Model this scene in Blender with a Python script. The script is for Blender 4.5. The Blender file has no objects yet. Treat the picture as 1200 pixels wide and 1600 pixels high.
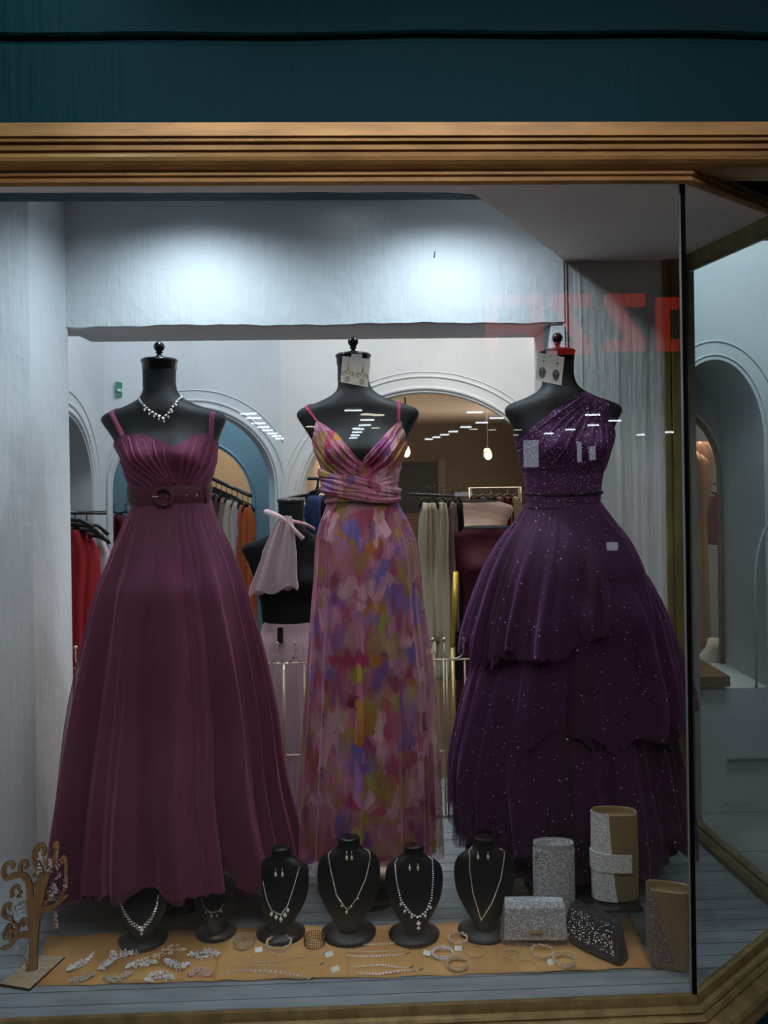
import bpy, math, random
from mathutils import Vector, Matrix
PI = math.pi
S = bpy.context.scene
col = S.collection
random.seed(11)

# ------------------------------------------------------------------ camera
FPX = 1200.0; CX, CY = 600.0, 710.0; H = 1.234
YAW = math.radians(1.8); ROLL = math.radians(.85)
_fw = Vector((math.sin(YAW), math.cos(YAW), 0)); _r0 = Vector((math.cos(YAW), -math.sin(YAW), 0)); _u0 = Vector((0, 0, 1))
_R = _r0*math.cos(ROLL) - _u0*math.sin(ROLL); _U = _u0*math.cos(ROLL) + _r0*math.sin(ROLL)
_C = Vector((0, 0, H))
cd = bpy.data.cameras.new('camera'); cam = bpy.data.objects.new('camera', cd); col.objects.link(cam)
M = Matrix((_R, _U, -_fw)).transposed().to_4x4(); M.translation = _C; cam.matrix_world = M
cd.sensor_fit = 'AUTO'; cd.sensor_width = 36; cd.lens = 36*FPX/1600; cd.shift_y = -(800-CY)/1600
cd.clip_start = .02; cd.clip_end = 400
S.camera = cam
# ------------------------------------------------------------------ world, light, exposure
S.view_settings.view_transform = 'Standard'; S.view_settings.look = 'None'
S.view_settings.gamma = 1; S.view_settings.use_curve_mapping = False
S.view_settings.exposure = 0.0
w = bpy.data.worlds.new('world'); S.world = w; w.use_nodes = True
w.node_tree.nodes['Background'].inputs[0].default_value = (.5, .6, .7, 1)
w.node_tree.nodes['Background'].inputs[1].default_value = .012

def area(name, loc, size, power, color, to, spread=180):
    l = bpy.data.lights.new(name, 'AREA'); l.shape = 'RECTANGLE'; l.size = size[0]; l.size_y = size[1]
    l.energy = power; l.color = color; l.spread = math.radians(spread)
    o = bpy.data.objects.new(name, l); col.objects.link(o); o.location = loc
    o.rotation_euler = (Vector(to)-Vector(loc)).to_track_quat('-Z', 'Y').to_euler(); return o
def spot(name, loc, power, color, to, angle=110, blend=.6, r=.025):
    l = bpy.data.lights.new(name, 'SPOT'); l.energy = power; l.color = color; l.spot_size = math.radians(angle)
    l.spot_blend = blend; l.shadow_soft_size = r
    o = bpy.data.objects.new(name, l); col.objects.link(o); o.location = loc
    o.rotation_euler = (Vector(to)-Vector(loc)).to_track_quat('-Z', 'Y').to_euler(); return o
COOL = (.72, .88, 1); WARM = (1, .82, .62); NEUT = (1, .95, .9)
# the display's recessed downlights
for i, (x, p) in enumerate(((-.50, 21), (.28, 21))):
    spot('display_downlight', (x, 2.13, 2.015), p, COOL, (x, 2.26, 0), 160, .9)
for i, (x, y, p, tx, ty) in enumerate(((-.58, 1.87, 54, -.62, 2.1), (-.08, 1.86, 58, -.06, 2.1), (.28, 1.88, 44, .46, 2.1))):
    spot('display_front_downlight', (x, y, 2.015), p, (.86, .93, 1), (tx, ty, 0), 140, .9)
# shop behind the display
area('shop_ceiling_panel', (-.7, 3.3, 2.55), (.9, .5), 16, (.80, .90, 1), (-.7, 3.4, 0))
area('shop_ceiling_panel', (.55, 3.2, 2.55), (.9, .6), 22, (1, .95, .9), (.55, 3.5, 0))
area('shop_blue_room_panel', (-1.1, 4.8, 2.4), (.5, .4), 16, (.6, .85, 1), (-1.0, 5.0, 0))
area('shop_beige_room_panel', (-1.2, 6.2, 2.4), (1.0, .6), 22, WARM, (-1.2, 7, 0))
area('shop_far_room_panel', (1.2, 7.5, 1.70), (2.0, 2.5), 90, WARM, (1.2, 7.6, 0))
area('shop_far_ceiling_fill', (2.9, 8.5, 1.0), (.5, 2.0), 60, WARM, (1.3, 8.5, 1.72))  # added fill without a real fixture, brightens the far room's ceiling
# entrance recess
area('entrance_panel', (1.75, 2.75, 2.5), (.8, .4), 15, (.78, .92, 1), (1.9, 3.4, 1.2))
# mall hall in front of the shop
spot('hall_downlight', (-.72, 1.28, 2.66), 8, (.5, .9, .9), (-.72, 1.62, 2.1), 80, 1, .03)
area('hall_ceiling_panel', (1.3, .5, 2.66), (1.2, .4), 3.4, (1, .93, .84), (1.2, 1.3, .2))
area('hall_floor_bounce_fill', (-.2, 1.12, 2.66), (2.2, .15), 14, (1, .88, .78), (-.2, 1.14, -.45), 24)  # added beam, bounces off the hall floor to brighten the soffit
area('hall_display_light', (-.1, .45, 2.68), (1.8, .25), 5.5, (.95, .96, 1), (-.05, 1.95, .75), 78)
area('hall_ceiling_panel', (2.2, .3, 2.66), (.6, .4), 2.5, (.8, .92, 1), (1.4, 1.7, 1.8))

# ------------------------------------------------------------------ helpers
def ray(px, py): return _fw + _R*((px-CX)/FPX) + _U*(-(py-CY)/FPX)
def P(px, py, Y): d = ray(px, py); return _C + d*(Y/d.y)
def F(px, py, z=0.0): d = ray(px, py); return _C + d*((z-H)/d.z)
def lerp(a, b, t): return a+(b-a)*t
def interp(tab, x, k=1):
    if x <= tab[0][0]: return tab[0][k]
    for a, b in zip(tab, tab[1:]):
        if x <= b[0]: return lerp(a[k], b[k], (x-a[0])/(b[0]-a[0]))
    return tab[-1][k]
def smooth(tab, x, k=1):
    if x <= tab[0][0]: return tab[0][k]
    if x >= tab[-1][0]: return tab[-1][k]
    for i in range(len(tab)-1):
        if x <= tab[i+1][0]: break
    p1, p2 = tab[i], tab[i+1]; p0 = tab[max(i-1, 0)]; p3 = tab[min(i+2, len(tab)-1)]
    h = p2[0]-p1[0]; t = (x-p1[0])/h
    m1 = (p2[k]-p0[k])/max(p2[0]-p0[0], 1e-6)*h; m2 = (p3[k]-p1[k])/max(p3[0]-p1[0], 1e-6)*h
    return (2*t**3-3*t*t+1)*p1[k]+(t**3-2*t*t+t)*m1+(-2*t**3+3*t*t)*p2[k]+(t**3-t*t)*m2

class MB:
    def __init__(s): s.v = []; s.f = []; s.sm = []
    def add(s, vs, fs, sm=False):
        b = len(s.v); s.v += [Vector(v) for v in vs]; s.f += [tuple(b+i for i in f) for f in fs]; s.sm += [sm]*len(fs); return s
    def box(s, c, size, rz=0, rx=0, ry=0):
        m = Matrix.Translation(Vector(c)) @ Matrix.Rotation(rz, 4, 'Z') @ Matrix.Rotation(rx, 4, 'X') @ Matrix.Rotation(ry, 4, 'Y')
        hx, hy, hz = [q/2 for q in size]
        vs = [m @ Vector((x, y, z)) for z in (-hz, hz) for y in (-hy, hy) for x in (-hx, hx)]
        return s.add(vs, [(0, 2, 3, 1), (4, 5, 7, 6), (0, 1, 5, 4), (2, 6, 7, 3), (0, 4, 6, 2), (1, 3, 7, 5)])
    def bb(s, x0, x1, y0, y1, z0, z1): return s.box(((x0+x1)/2, (y0+y1)/2, (z0+z1)/2), (x1-x0, y1-y0, z1-z0))
    def loft(s, rings, closed=True, cap=True, sm=True):
        n = len(rings[0]); vs = [p for r in rings for p in r]; fs = []
        for i in range(len(rings)-1):
            for j in range(n if closed else n-1):
                k = (j+1) % n; fs.append((i*n+j, i*n+k, (i+1)*n+k, (i+1)*n+j))
        s.add(vs, fs, sm)
        if cap and closed:
            b = len(s.v)-len(vs); s.f.append(tuple(b+j for j in reversed(range(n)))); s.f.append(tuple(b+(len(rings)-1)*n+j for j in range(n))); s.sm += [False, False]
        return s
    def tube(s, pts, r, seg=6, cap=True, sy=1.0):
        pts = [Vector(p) for p in pts]; rr = r if isinstance(r, (list, tuple)) else [r]*len(pts); rings = []; up = None
        for i, p in enumerate(pts):
            t = (pts[min(i+1, len(pts)-1)]-pts[max(i-1, 0)]).normalized()
            if up is None: up = Vector((0, 0, 1)) if abs(t.z) < .9 else Vector((0, 1, 0))
            a = t.cross(up)
            if a.length < 1e-5: a = t.cross(Vector((1, 0, 0)))
            a.normalize(); b = a.cross(t).normalized(); up = b
            rings.append([p + a*math.cos(2*PI*k/seg)*rr[i] + b*math.sin(2*PI*k/seg)*rr[i]*sy for k in range(seg)])
        return s.loft(rings, True, cap, seg > 4)
    def lathe(s, c, prof, seg=20, sx=1, sy=1, cap=True):
        c = Vector(c)
        return s.loft([[c+Vector((r*sx*math.cos(2*PI*k/seg), r*sy*math.sin(2*PI*k/seg), z)) for k in range(seg)] for r, z in prof], True, cap, True)
    def ball(s, c, r, seg=12, rings=8, sx=1, sy=1, sz=1):
        return s.lathe(Vector(c), [(max(r*math.sin(PI*i/rings), r*.01), -r*sz*math.cos(PI*i/rings)) for i in range(rings+1)], seg, sx, sy)
    def gem(s, c, r, d=None, k=1.0):
        c = Vector(c); q = random.random()*PI; z = r*(d or .8)
        vs = [c+Vector((r*math.cos(q+i*PI/2), r*math.sin(q+i*PI/2)*k, 0)) for i in range(4)] + [c+Vector((0, 0, z)), c-Vector((0, 0, z))]
        return s.add(vs, [(0, 1, 4), (1, 2, 4), (2, 3, 4), (3, 0, 4), (1, 0, 5), (2, 1, 5), (3, 2, 5), (0, 3, 5)])
    def ext(s, poly, vec):
        vec = Vector(vec); n = len(poly); a = [Vector(p) for p in poly]
        return s.add(a+[p+vec for p in a], [tuple(range(n)), tuple(reversed(range(n, 2*n)))] + [(i, (i+1) % n, n+(i+1) % n, n+i) for i in range(n)])
    def build(s, name, m, parent=None, fix=True):
        me = bpy.data.meshes.new(name)
        o0 = Vector(parent.get('org', (0, 0, 0))) if parent else Vector((0, 0, 0))
        me.from_pydata([v-o0 for v in s.v], [], s.f); me.polygons.foreach_set('use_smooth', s.sm); me.update()
        if fix:
            import bmesh
            bm = bmesh.new(); bm.from_mesh(me); bmesh.ops.recalc_face_normals(bm, faces=bm.faces[:]); bm.to_mesh(me); bm.free()
        if m: me.materials.append(m)
        o = bpy.data.objects.new(name, me); col.objects.link(o)
        if parent: o.parent = parent; o['org'] = tuple(o0)
        return o
def tag(o, label=None, cat=None, group=None, kind=None):
    if label: o['label'] = label
    if cat: o['category'] = cat
    if group: o['group'] = group
    if kind: o['kind'] = kind
    return o
def thing(name, loc, label, cat, group=None):
    o = bpy.data.objects.new(name, None); o.empty_display_size = .05; col.objects.link(o)
    o.location = Vector(loc); o['org'] = tuple(Vector(loc)); return tag(o, label, cat, group)
def struct(o): o['kind'] = 'structure'; return o

# ------------------------------------------------------------------ materials
def mat(name, c, rough=.6, metal=0, **k):
    m = bpy.data.materials.new(name); m.use_nodes = True; nt = m.node_tree; b = nt.nodes['Principled BSDF']
    b.inputs['Base Color'].default_value = (*c, 1); b.inputs['Roughness'].default_value = rough; b.inputs['Metallic'].default_value = metal
    for q, v in k.items(): b.inputs[q.replace('_', ' ')].default_value = v
    return m
def N(m, t, **k):
    n = m.node_tree.nodes.new(t)
    for a, v in k.items(): setattr(n, a, v)
    return n
def L(m, a, b): m.node_tree.links.new(a, b)
def bsdf(m): return m.node_tree.nodes['Principled BSDF']
def coords(m, scale=(1, 1, 1)):
    t = N(m, 'ShaderNodeTexCoord'); mp = N(m, 'ShaderNodeMapping'); mp.inputs['Scale'].default_value = scale
    L(m, t.outputs['Object'], mp.inputs[0]); return mp.outputs[0]
def noise(m, scale, stretch=(1, 1, 1), detail=4, rough=.5):
    n = N(m, 'ShaderNodeTexNoise'); n.inputs['Scale'].default_value = scale; n.inputs['Detail'].default_value = detail; n.inputs['Roughness'].default_value = rough
    L(m, coords(m, stretch), n.inputs['Vector']); return n.outputs[0]
def bump(m, h, strength=.3, dist=.01):
    b = N(m, 'ShaderNodeBump'); b.inputs['Strength'].default_value = strength; b.inputs['Distance'].default_value = dist
    L(m, h, b.inputs['Height']); prev = bsdf(m).inputs['Normal']
    if prev.is_linked: L(m, prev.links[0].from_socket, b.inputs['Normal'])
    L(m, b.outputs[0], prev)
def vary(m, c1, c2, fac, lo=.35, hi=.65):
    r = N(m, 'ShaderNodeValToRGB'); r.color_ramp.elements[0].position = lo; r.color_ramp.elements[1].position = hi
    r.color_ramp.elements[0].color = (*c1, 1); r.color_ramp.elements[1].color = (*c2, 1)
    L(m, fac, r.inputs[0]); L(m, r.outputs[0], bsdf(m).inputs['Base Color']); return r
def plaster(name, c, vert=.35, lump=.4):
    m = mat(name, c, .75); c2 = tuple(q*.9 for q in c)
    vary(m, c2, c, noise(m, 3, detail=5)); bump(m, noise(m, 26, (1, 1, 1), 5), lump, .008)
    if vert: bump(m, noise(m, 14, (4, 4, .35), 4), vert, .012)
    return m
white_plaster = plaster('white_plaster', (.72, .74, .76), .25, .5)
pil_plaster = plaster('combed_plaster', (.62, .62, .60), .35, .5)
soffit_plaster = plaster('soffit_plaster', (.80, .70, .66), .2, .6)
teal = plaster('teal_paint', (.003, .042, .058), .45, .2); bsdf(teal).inputs['Roughness'].default_value = .6; bsdf(teal).inputs['Specular IOR Level'].default_value = .1
blue_wall = plaster('blue_plaster', (.32, .42, .48), .15, .2)
grey_wall = plaster('grey_plaster', (.50, .54, .58), .1, .2)
beige_wall = plaster('beige_plaster', (.60, .48, .36), .05, .2)
entr_wall = plaster('entrance_plaster', (.50, .55, .57), .2, .3)
brown_wall = plaster('brown_wall', (.20, .155, .125), 0, .2)
gold = mat('gold_paint', (.33, .19, .062), .38, .35); vary(gold, (.25, .125, .036), (.38, .205, .062), noise(gold, 6, (1, 5, 5), 6)); bump(gold, noise(gold, 60, detail=3), .15, .002)
gold2 = mat('olive_gold_paint', (.23, .17, .065), .42, .3); vary(gold2, (.17, .125, .05), (.28, .21, .085), noise(gold2, 8, (3, 3, 1), 6)); bump(gold2, noise(gold2, 60, detail=3), .15, .002)
board = mat('blue_grey_board', (.17, .20, .23), .45); vary(board, (.18, .205, .235), (.27, .30, .33), noise(board, 5, (1, 6, 1), 6)); bump(board, noise(board, 20, (1, 8, 1)), .2, .003)
tile_m = mat('grey_tile', (.26, .27, .26), .35); vary(tile_m, (.21, .22, .21), (.30, .31, .30), noise(tile_m, 5))
grout = mat('pale_grout', (.42, .42, .40), .8)
kraft = mat('kraft_paper', (.56, .29, .09), .7); vary(kraft, (.49, .245, .075), (.63, .34, .11), noise(kraft, 7, detail=6)); bump(kraft, noise(kraft, 9, detail=3), .6, .012)
black_cloth = mat('black_jersey', (.013, .012, .014), .62); bump(black_cloth, noise(black_cloth, 400, detail=1), .2, .001)
black_satin = mat('black_leatherette', (.006, .006, .007), .42); bump(black_satin, noise(black_satin, 300, detail=1), .15, .001)
black_lacq = mat('black_lacquer', (.012, .010, .010), .22)
red_reflect = mat('finial_red_reflection', (.055, .006, .008), .2)  # the red sign's reflection put into the finial's colour
dark_metal = mat('dark_metal', (.06, .055, .055), .28, .8)
chrome = mat('chrome', (.75, .74, .72), .18, 1)
brass = mat('brass', (.55, .40, .17), .3, .9)
pale_brass = mat('pale_brass', (.50, .42, .30), .35, .7)
seal = mat('black_silicone', (.004, .004, .004), .9, Specular_IOR_Level=.05)
edge_m = mat('glass_edge', (.25, .26, .25), .4)
card_m = mat('card', (.88, .84, .80), .6)
tag_m = mat('paper_tag', (.8, .8, .8), .6)
ink = mat('grey_ink', (.25, .24, .24), .6)
silver_gem = mat('silver_crystal', (.92, .92, .94), .22, .25)
gold_gem = mat('gold_crystal', (.92, .72, .50), .25, .3)
rose_gem = mat('rose_gold_crystal', (.78, .52, .44), .28, .3)
dull_gem = mat('smoky_crystal', (.58, .53, .44), .3, .3)
bronze = mat('bronze_openwork', (.22, .12, .045), .4, .5)
ply = mat('plywood_face', (.42, .22, .085), .55); vary(ply, (.34, .17, .065), (.48, .26, .10), noise(ply, 12, (6, 6, 1), 5))
ply2 = mat('pale_plywood', (.50, .38, .24), .5); vary(ply2, (.44, .33, .20), (.55, .42, .28), noise(ply2, 10, (1, 6, 1), 5))
burnt = mat('burnt_plywood_edge', (.035, .016, .008), .7)
green = mat('green_sign', (.02, .17, .10), .5)
def glitter(name, c, c2, cut=.7, scale=420):
    m = mat(name, c, .42, .15); v = N(m, 'ShaderNodeTexVoronoi'); v.inputs['Scale'].default_value = scale
    L(m, coords(m), v.inputs['Vector']); vary(m, c, c2, v.outputs['Color'], cut, cut+.18)
    bump(m, v.outputs['Color'], .9, .002); return m
gl_silver = glitter('silver_glitter', (.40, .40, .41), (.95, .95, .97), .62)
gl_white = glitter('bright_silver_glitter', (.58, .58, .56), (.95, .95, .93), .5)
gl_gold = glitter('gold_glitter', (.30, .20, .095), (.42, .29, .15), .5, 900); bsdf(gl_gold).inputs['Metallic'].default_value = .35
gl_rose = glitter('rose_glitter', (.20, .13, .11), (.62, .46, .42))
gl_taupe = glitter('taupe_glitter', (.20, .19, .17), (.62, .60, .56), .72)
gl_black = glitter('black_glitter', (.012, .012, .013), (.12, .12, .13), .8, 260)
satin_grey = mat('grey_satin', (.36, .37, .40), .3)

def sheer(name, c, a0=.35, a1=1.0, rough=.7, base=None):
    m = mat(name, c, rough); b = bsdf(m); b.inputs['Sheen Weight'].default_value = .5; b.inputs['Sheen Tint'].default_value = (*[min(1, q*3+.1) for q in c], 1)
    lw = N(m, 'ShaderNodeLayerWeight'); lw.inputs['Blend'].default_value = .5
    mr = N(m, 'ShaderNodeMapRange'); mr.inputs['To Min'].default_value = a0; mr.inputs['To Max'].default_value = a1
    L(m, lw.outputs['Facing'], mr.inputs['Value']); L(m, mr.outputs[0], b.inputs['Alpha']); return m
def cloth(name, c, rough=.75, sh=.4):
    m = mat(name, c, rough, Specular_IOR_Level=.25); b = bsdf(m); b.inputs['Sheen Weight'].default_value = sh; b.inputs['Sheen Tint'].default_value = (*[min(1, q*2.5+.1) for q in c], 1); return m
plum = cloth('plum_cloth', (.135, .028, .066)); bump(plum, noise(plum, 500, detail=1), .15, .001)
plum_t = sheer('plum_tulle', (.20, .048, .105), .35, 1)
plum_strap = cloth('plum_strap', (.22, .045, .10))
belt_m = mat('plum_belt', (.085, .014, .030), .6)
def floral_nodes(m):
    # soft watercolour blotches laid round and down the skirt
    n = N(m, 'ShaderNodeTexNoise'); n.inputs['Scale'].default_value = 9; n.inputs['Detail'].default_value = 2
    L(m, coords(m, (1, 1, 1)), n.inputs['Vector'])
    vm = N(m, 'ShaderNodeVectorMath', operation='MULTIPLY_ADD'); vm.inputs[1].default_value = (.10, .10, .10)
    L(m, n.outputs['Color'], vm.inputs[0]); L(m, coords(m, (1, .6, .75)), vm.inputs[2])
    v = N(m, 'ShaderNodeTexVoronoi'); v.inputs['Scale'].default_value = 27; v.feature = 'SMOOTH_F1'; v.inputs['Smoothness'].default_value = .10
    st = N(m, 'ShaderNodeTexNoise'); st.inputs['Scale'].default_value = 1; st.inputs['Detail'].default_value = 1; L(m, coords(m, (45, 45, 1.2)), st.inputs['Vector'])
    vz = N(m, 'ShaderNodeVectorMath', operation='MULTIPLY_ADD'); vz.inputs[1].default_value = (.012, .012, .085); L(m, st.outputs['Color'], vz.inputs[0]); L(m, vm.outputs[0], vz.inputs[2])
    L(m, vz.outputs[0], v.inputs['Vector'])
    sx = N(m, 'ShaderNodeSeparateColor'); L(m, v.outputs['Color'], sx.inputs[0])
    r = N(m, 'ShaderNodeValToRGB'); cr = r.color_ramp; cr.interpolation = 'LINEAR'
    pts = [(0, (.48, .14, .03)), (.16, (.36, .31, .06)), (.26, (.40, .04, .10)), (.40, (.62, .24, .36)), (.50, (.22, .015, .05)), (.62, (.78, .46, .52)), (.74, (.34, .03, .10)), (.84, (.14, .13, .42)), (.91, (.52, .20, .34)), (1, (.42, .36, .07))]
    cr.elements[0].position = 0; cr.elements[0].color = (*pts[0][1], 1); cr.elements[1].position = 1; cr.elements[1].color = (*pts[-1][1], 1)
    for p, c in pts[1:-1]: e = cr.elements.new(p); e.color = (*c, 1)
    L(m, sx.outputs[0], r.inputs[0])
    n2 = N(m, 'ShaderNodeTexNoise'); n2.inputs['Scale'].default_value = 30; L(m, coords(m, (1, 1, .3)), n2.inputs['Vector'])
    mx = N(m, 'ShaderNodeMix', data_type='RGBA', blend_type='SOFT_LIGHT'); mx.inputs[0].default_value = .8
    L(m, r.outputs[0], mx.inputs[6]); L(m, n2.outputs[0], mx.inputs[7]); L(m, mx.outputs[2], bsdf(m).inputs['Base Color'])
floral = cloth('floral_chiffon', (.4, .1, .2), .7, .3); floral_nodes(floral)
floral_t = sheer('floral_sheer', (.4, .1, .2), .35, .9); floral_nodes(floral_t)
pink_strap = cloth('pink_strap', (.55, .06, .16))
def glint_spots(m, c, amt=.045, scale=170):  # glitter flecks, their glints painted as pale spots in the base colour
    v = N(m, 'ShaderNodeTexVoronoi'); v.inputs['Scale'].default_value = scale; L(m, coords(m), v.inputs['Vector'])
    a = N(m, 'ShaderNodeMath', operation='LESS_THAN'); a.inputs[1].default_value = .36; L(m, v.outputs['Distance'], a.inputs[0])
    sc = N(m, 'ShaderNodeSeparateColor'); L(m, v.outputs['Color'], sc.inputs[0])
    b = N(m, 'ShaderNodeMath', operation='LESS_THAN'); b.inputs[1].default_value = amt; L(m, sc.outputs[0], b.inputs[0])
    c_ = N(m, 'ShaderNodeMath', operation='MULTIPLY'); L(m, a.outputs[0], c_.inputs[0]); L(m, b.outputs[0], c_.inputs[1])
    mx = N(m, 'ShaderNodeMix', data_type='RGBA'); mx.inputs[6].default_value = (*c, 1); mx.inputs[7].default_value = (.95, .85, 1, 1)
    L(m, c_.outputs[0], mx.inputs[0]); L(m, mx.outputs[2], bsdf(m).inputs['Base Color'])
purple = cloth('purple_glitter_cloth', (.04, .010, .03)); glint_spots(purple, (.034, .008, .025), .02)
purple_t = sheer('purple_glitter_tulle', (.10, .02, .11), .4, 1); glint_spots(purple_t, (.085, .017, .078), .022, 170)
purple_b = cloth('purple_glitter_bodice', (.14, .03, .15)); glint_spots(purple_b, (.062, .014, .060), .11, 300)

glass = bpy.data.materials.new('window_glass'); glass.use_nodes = True; nt = glass.node_tree; nt.nodes.remove(nt.nodes['Principled BSDF'])
_t = N(glass, 'ShaderNodeBsdfTransparent'); _t.inputs[0].default_value = (.965, .98, .975, 1)
_g = N(glass, 'ShaderNodeBsdfGlossy'); _g.inputs['Roughness'].default_value = 0
_lw = N(glass, 'ShaderNodeLayerWeight'); _lw.inputs['Blend'].default_value = .5
_p = N(glass, 'ShaderNodeMath', operation='POWER'); _p.inputs[1].default_value = 5; L(glass, _lw.outputs['Facing'], _p.inputs[0])
_ma = N(glass, 'ShaderNodeMath', operation='MULTIPLY_ADD'); _ma.inputs[1].default_value = .95; _ma.inputs[2].default_value = .042; L(glass, _p.outputs[0], _ma.inputs[0])
_mx = N(glass, 'ShaderNodeMixShader'); L(glass, _ma.outputs[0], _mx.inputs[0]); L(glass, _t.outputs[0], _mx.inputs[1]); L(glass, _g.outputs[0], _mx.inputs[2])
L(glass, _mx.outputs[0], nt.nodes['Material Output'].inputs[0])
acrylic = glass.copy(); acrylic.name = 'clear_acrylic'
def emit(name, c, s):
    m = mat(name, (0, 0, 0), .5); bsdf(m).inputs['Emission Color'].default_value = (*c, 1); bsdf(m).inputs['Emission Strength'].default_value = s; return m
lamp_e = emit('lamp_lens', (.8, .93, 1), 8); spot_e = emit('warm_bulb', (1, .86, .68), 14)
strip_e = emit('strip_light', (.80, .93, 1), 14); round_e = emit('round_light', (1, .92, .72), 9)
sign_e = emit('red_sign_face', (1, .05, .035), 1.3); panel_e = emit('lit_poster', (.75, .86, 1), 2.2)
lampoff = mat('lamp_rim', (.03, .03, .03), .4)

# ------------------------------------------------------------------ setting: shop front
A = Vector((.731, 1.70, 0)); B = Vector((1.12, 1.985, 0)); C3 = Vector((1.062, 2.47, 0))
PATH = [Vector((-1.7, 1.70, 0)), A, B, C3]
def offset_path(path, d):
    out = []
    for i, p in enumerate(path):
        ns = []
        if i > 0: t = (p-path[i-1]).normalized(); ns.append(Vector((t.y, -t.x, 0)))
        if i < len(path)-1: t = (path[i+1]-p).normalized(); ns.append(Vector((t.y, -t.x, 0)))
        if len(ns) == 1: out.append(p+ns[0]*d)
        else:
            n = (ns[0]+ns[1]).normalized(); out.append(p+n*(d/max(n.dot(ns[0]), .3)))
    return out
def sweep(path, prof, m, name, parent=None, cap=True):
    rings = []
    offs = [offset_path(path, d) for d, z in prof]
    for i in range(len(path)): rings.append([offs[j][i]+Vector((0, 0, prof[j][1])) for j in range(len(prof))])
    return MB().loft(rings, True, cap, False).build(name, m, parent)
ZC = 1.85
# fascia: upper slab and lower slab with a recessed joint between, teal soffit underneath
yf = 1.655
z_top = P(600, 197, yf).z; z_g1 = P(600, 66, yf).z; z_g2 = P(600, 53, yf).z
m_ = MB()
prof = [(yf+.30, z_top-.06), (yf+.02, z_top-.06), (yf, z_top), (yf, z_g1-.004), (yf+.006, z_g1+.002), (yf+.014, z_g1+.004), (yf+.014, z_g2-.002), (yf+.002, z_g2), (yf-.004, z_g2+.004), (yf-.004, 2.75), (yf+.30, 2.75)]
xs = [-1.7+i*.1 for i in range(60)]
rings = []
for x in xs:
    wv = .0035*math.sin(x*3.1)+.002*math.sin(x*11)
    rings.append([Vector((x, y, z+(wv if z_g1-.01 < z < z_g2+.01 else 0))) for y, z in prof])
struct(m_.loft(rings, True, True, False).build('wall_front', teal))
struct(MB().bb(.9, 4.2, yf+.05, 2.6, 1.95, 2.02).build('ceiling_entrance', teal))
# upper gold moulding, straight along the whole front
def zz(py, Y=1.64): return P(600, py, Y).z
up = [(-.04, z_top+.002), (.060, z_top+.002), (.062, zz(212)), (.056, zz(213)), (.056, zz(215)), (.060, zz(216)), (.060, zz(220)), (.052, zz(221)), (.052, zz(223)), (.056, zz(225)),
      (.056, zz(232)), (.050, zz(233)), (.050, zz(236)), (.055, zz(238)), (.057, zz(243)), (.056, zz(249)), (.050, zz(254)), (.040, zz(258)), (.030, zz(259)), (-.04, zz(259))]
t1 = thing('window_surround', (0, 1.68, zz(259)), 'gold painted moulded timber surround around the shop window', 'window frame')
t1['kind'] = 'structure'; del t1['label']; del t1['category']; t1.name = 'trim_1'
sweep([Vector((-1.7, 1.70, 0)), Vector((4, 1.70, 0))], up, gold, 'upper_moulding', t1)
struct(MB().bb(-1.42, -.915, 2.47, 2.70, 1.66, 2.06).build('wall_back_left', white_plaster))
zb = zz(259)+.001
lo = [(-.02, zb), (.034, zb), (.034, zb-.010), (.028, zb-.012), (.028, zb-.016), (.032, zb-.018), (.032, zb-.024), (.024, zb-.030), (.016, ZC-.004), (-.02, ZC-.004)]
sweep(PATH[:3], lo, gold, 'lower_moulding', t1)
# rear member of the bay head and post
sweep(PATH[2:], [(-.03, ZC+.03), (.02, ZC+.03), (.02, ZC-.02), (.012, ZC-.028), (.012, ZC-.042), (-.012, ZC-.048), (-.03, ZC-.040)], gold2, 'rear_head_moulding', t1)
sweep(PATH[2:], [(-.03, -.03), (-.03, .018), (-.018, .026), (-.006, .026), (-.004, .034), (.022, .034), (.03, -.03)], gold2, 'rear_sill_moulding', t1)
pm = MB()
for (x0, x1, y0) in ((.990, 1.006, 2.450), (1.006, 1.012, 2.456), (1.012, 1.040, 2.442), (1.040, 1.046, 2.452), (1.046, 1.066, 2.445), (1.066, 1.072, 2.455)): pm.bb(x0, x1, y0, 2.50, 0, ZC)
pm.build('rear_post', gold2, t1)
# bottom moulding, follows the bay
bot = [(-.012, .010), (-.004, .014), (.006, .014), (.010, .004), (.012, -.004), (.022, -.006), (.026, -.012), (.024, -.018), (.030, -.020), (.036, -.028), (.034, -.034), (.046, -.040), (.060, -.048),
       (.066, -.058), (.064, -.078), (.070, -.088), (.070, -.094), (.052, -.098), (.050, -.108), (-.02, -.112)]
t2 = bpy.data.objects.new('trim_2', None); col.objects.link(t2); t2.location = (0, 1.7, 0); t2['org'] = (0, 1.7, 0); t2['kind'] = 'structure'
bot = [(d, z*.80 if z < 0 else z) for d, z in bot]
sweep(PATH[:3], bot, gold2, 'sill_moulding', t2)
sweep(PATH, [(.02, -.08), (.02, -.46), (-.02, -.46), (-.02, -.08)], teal, 'plinth', t2)
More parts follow.
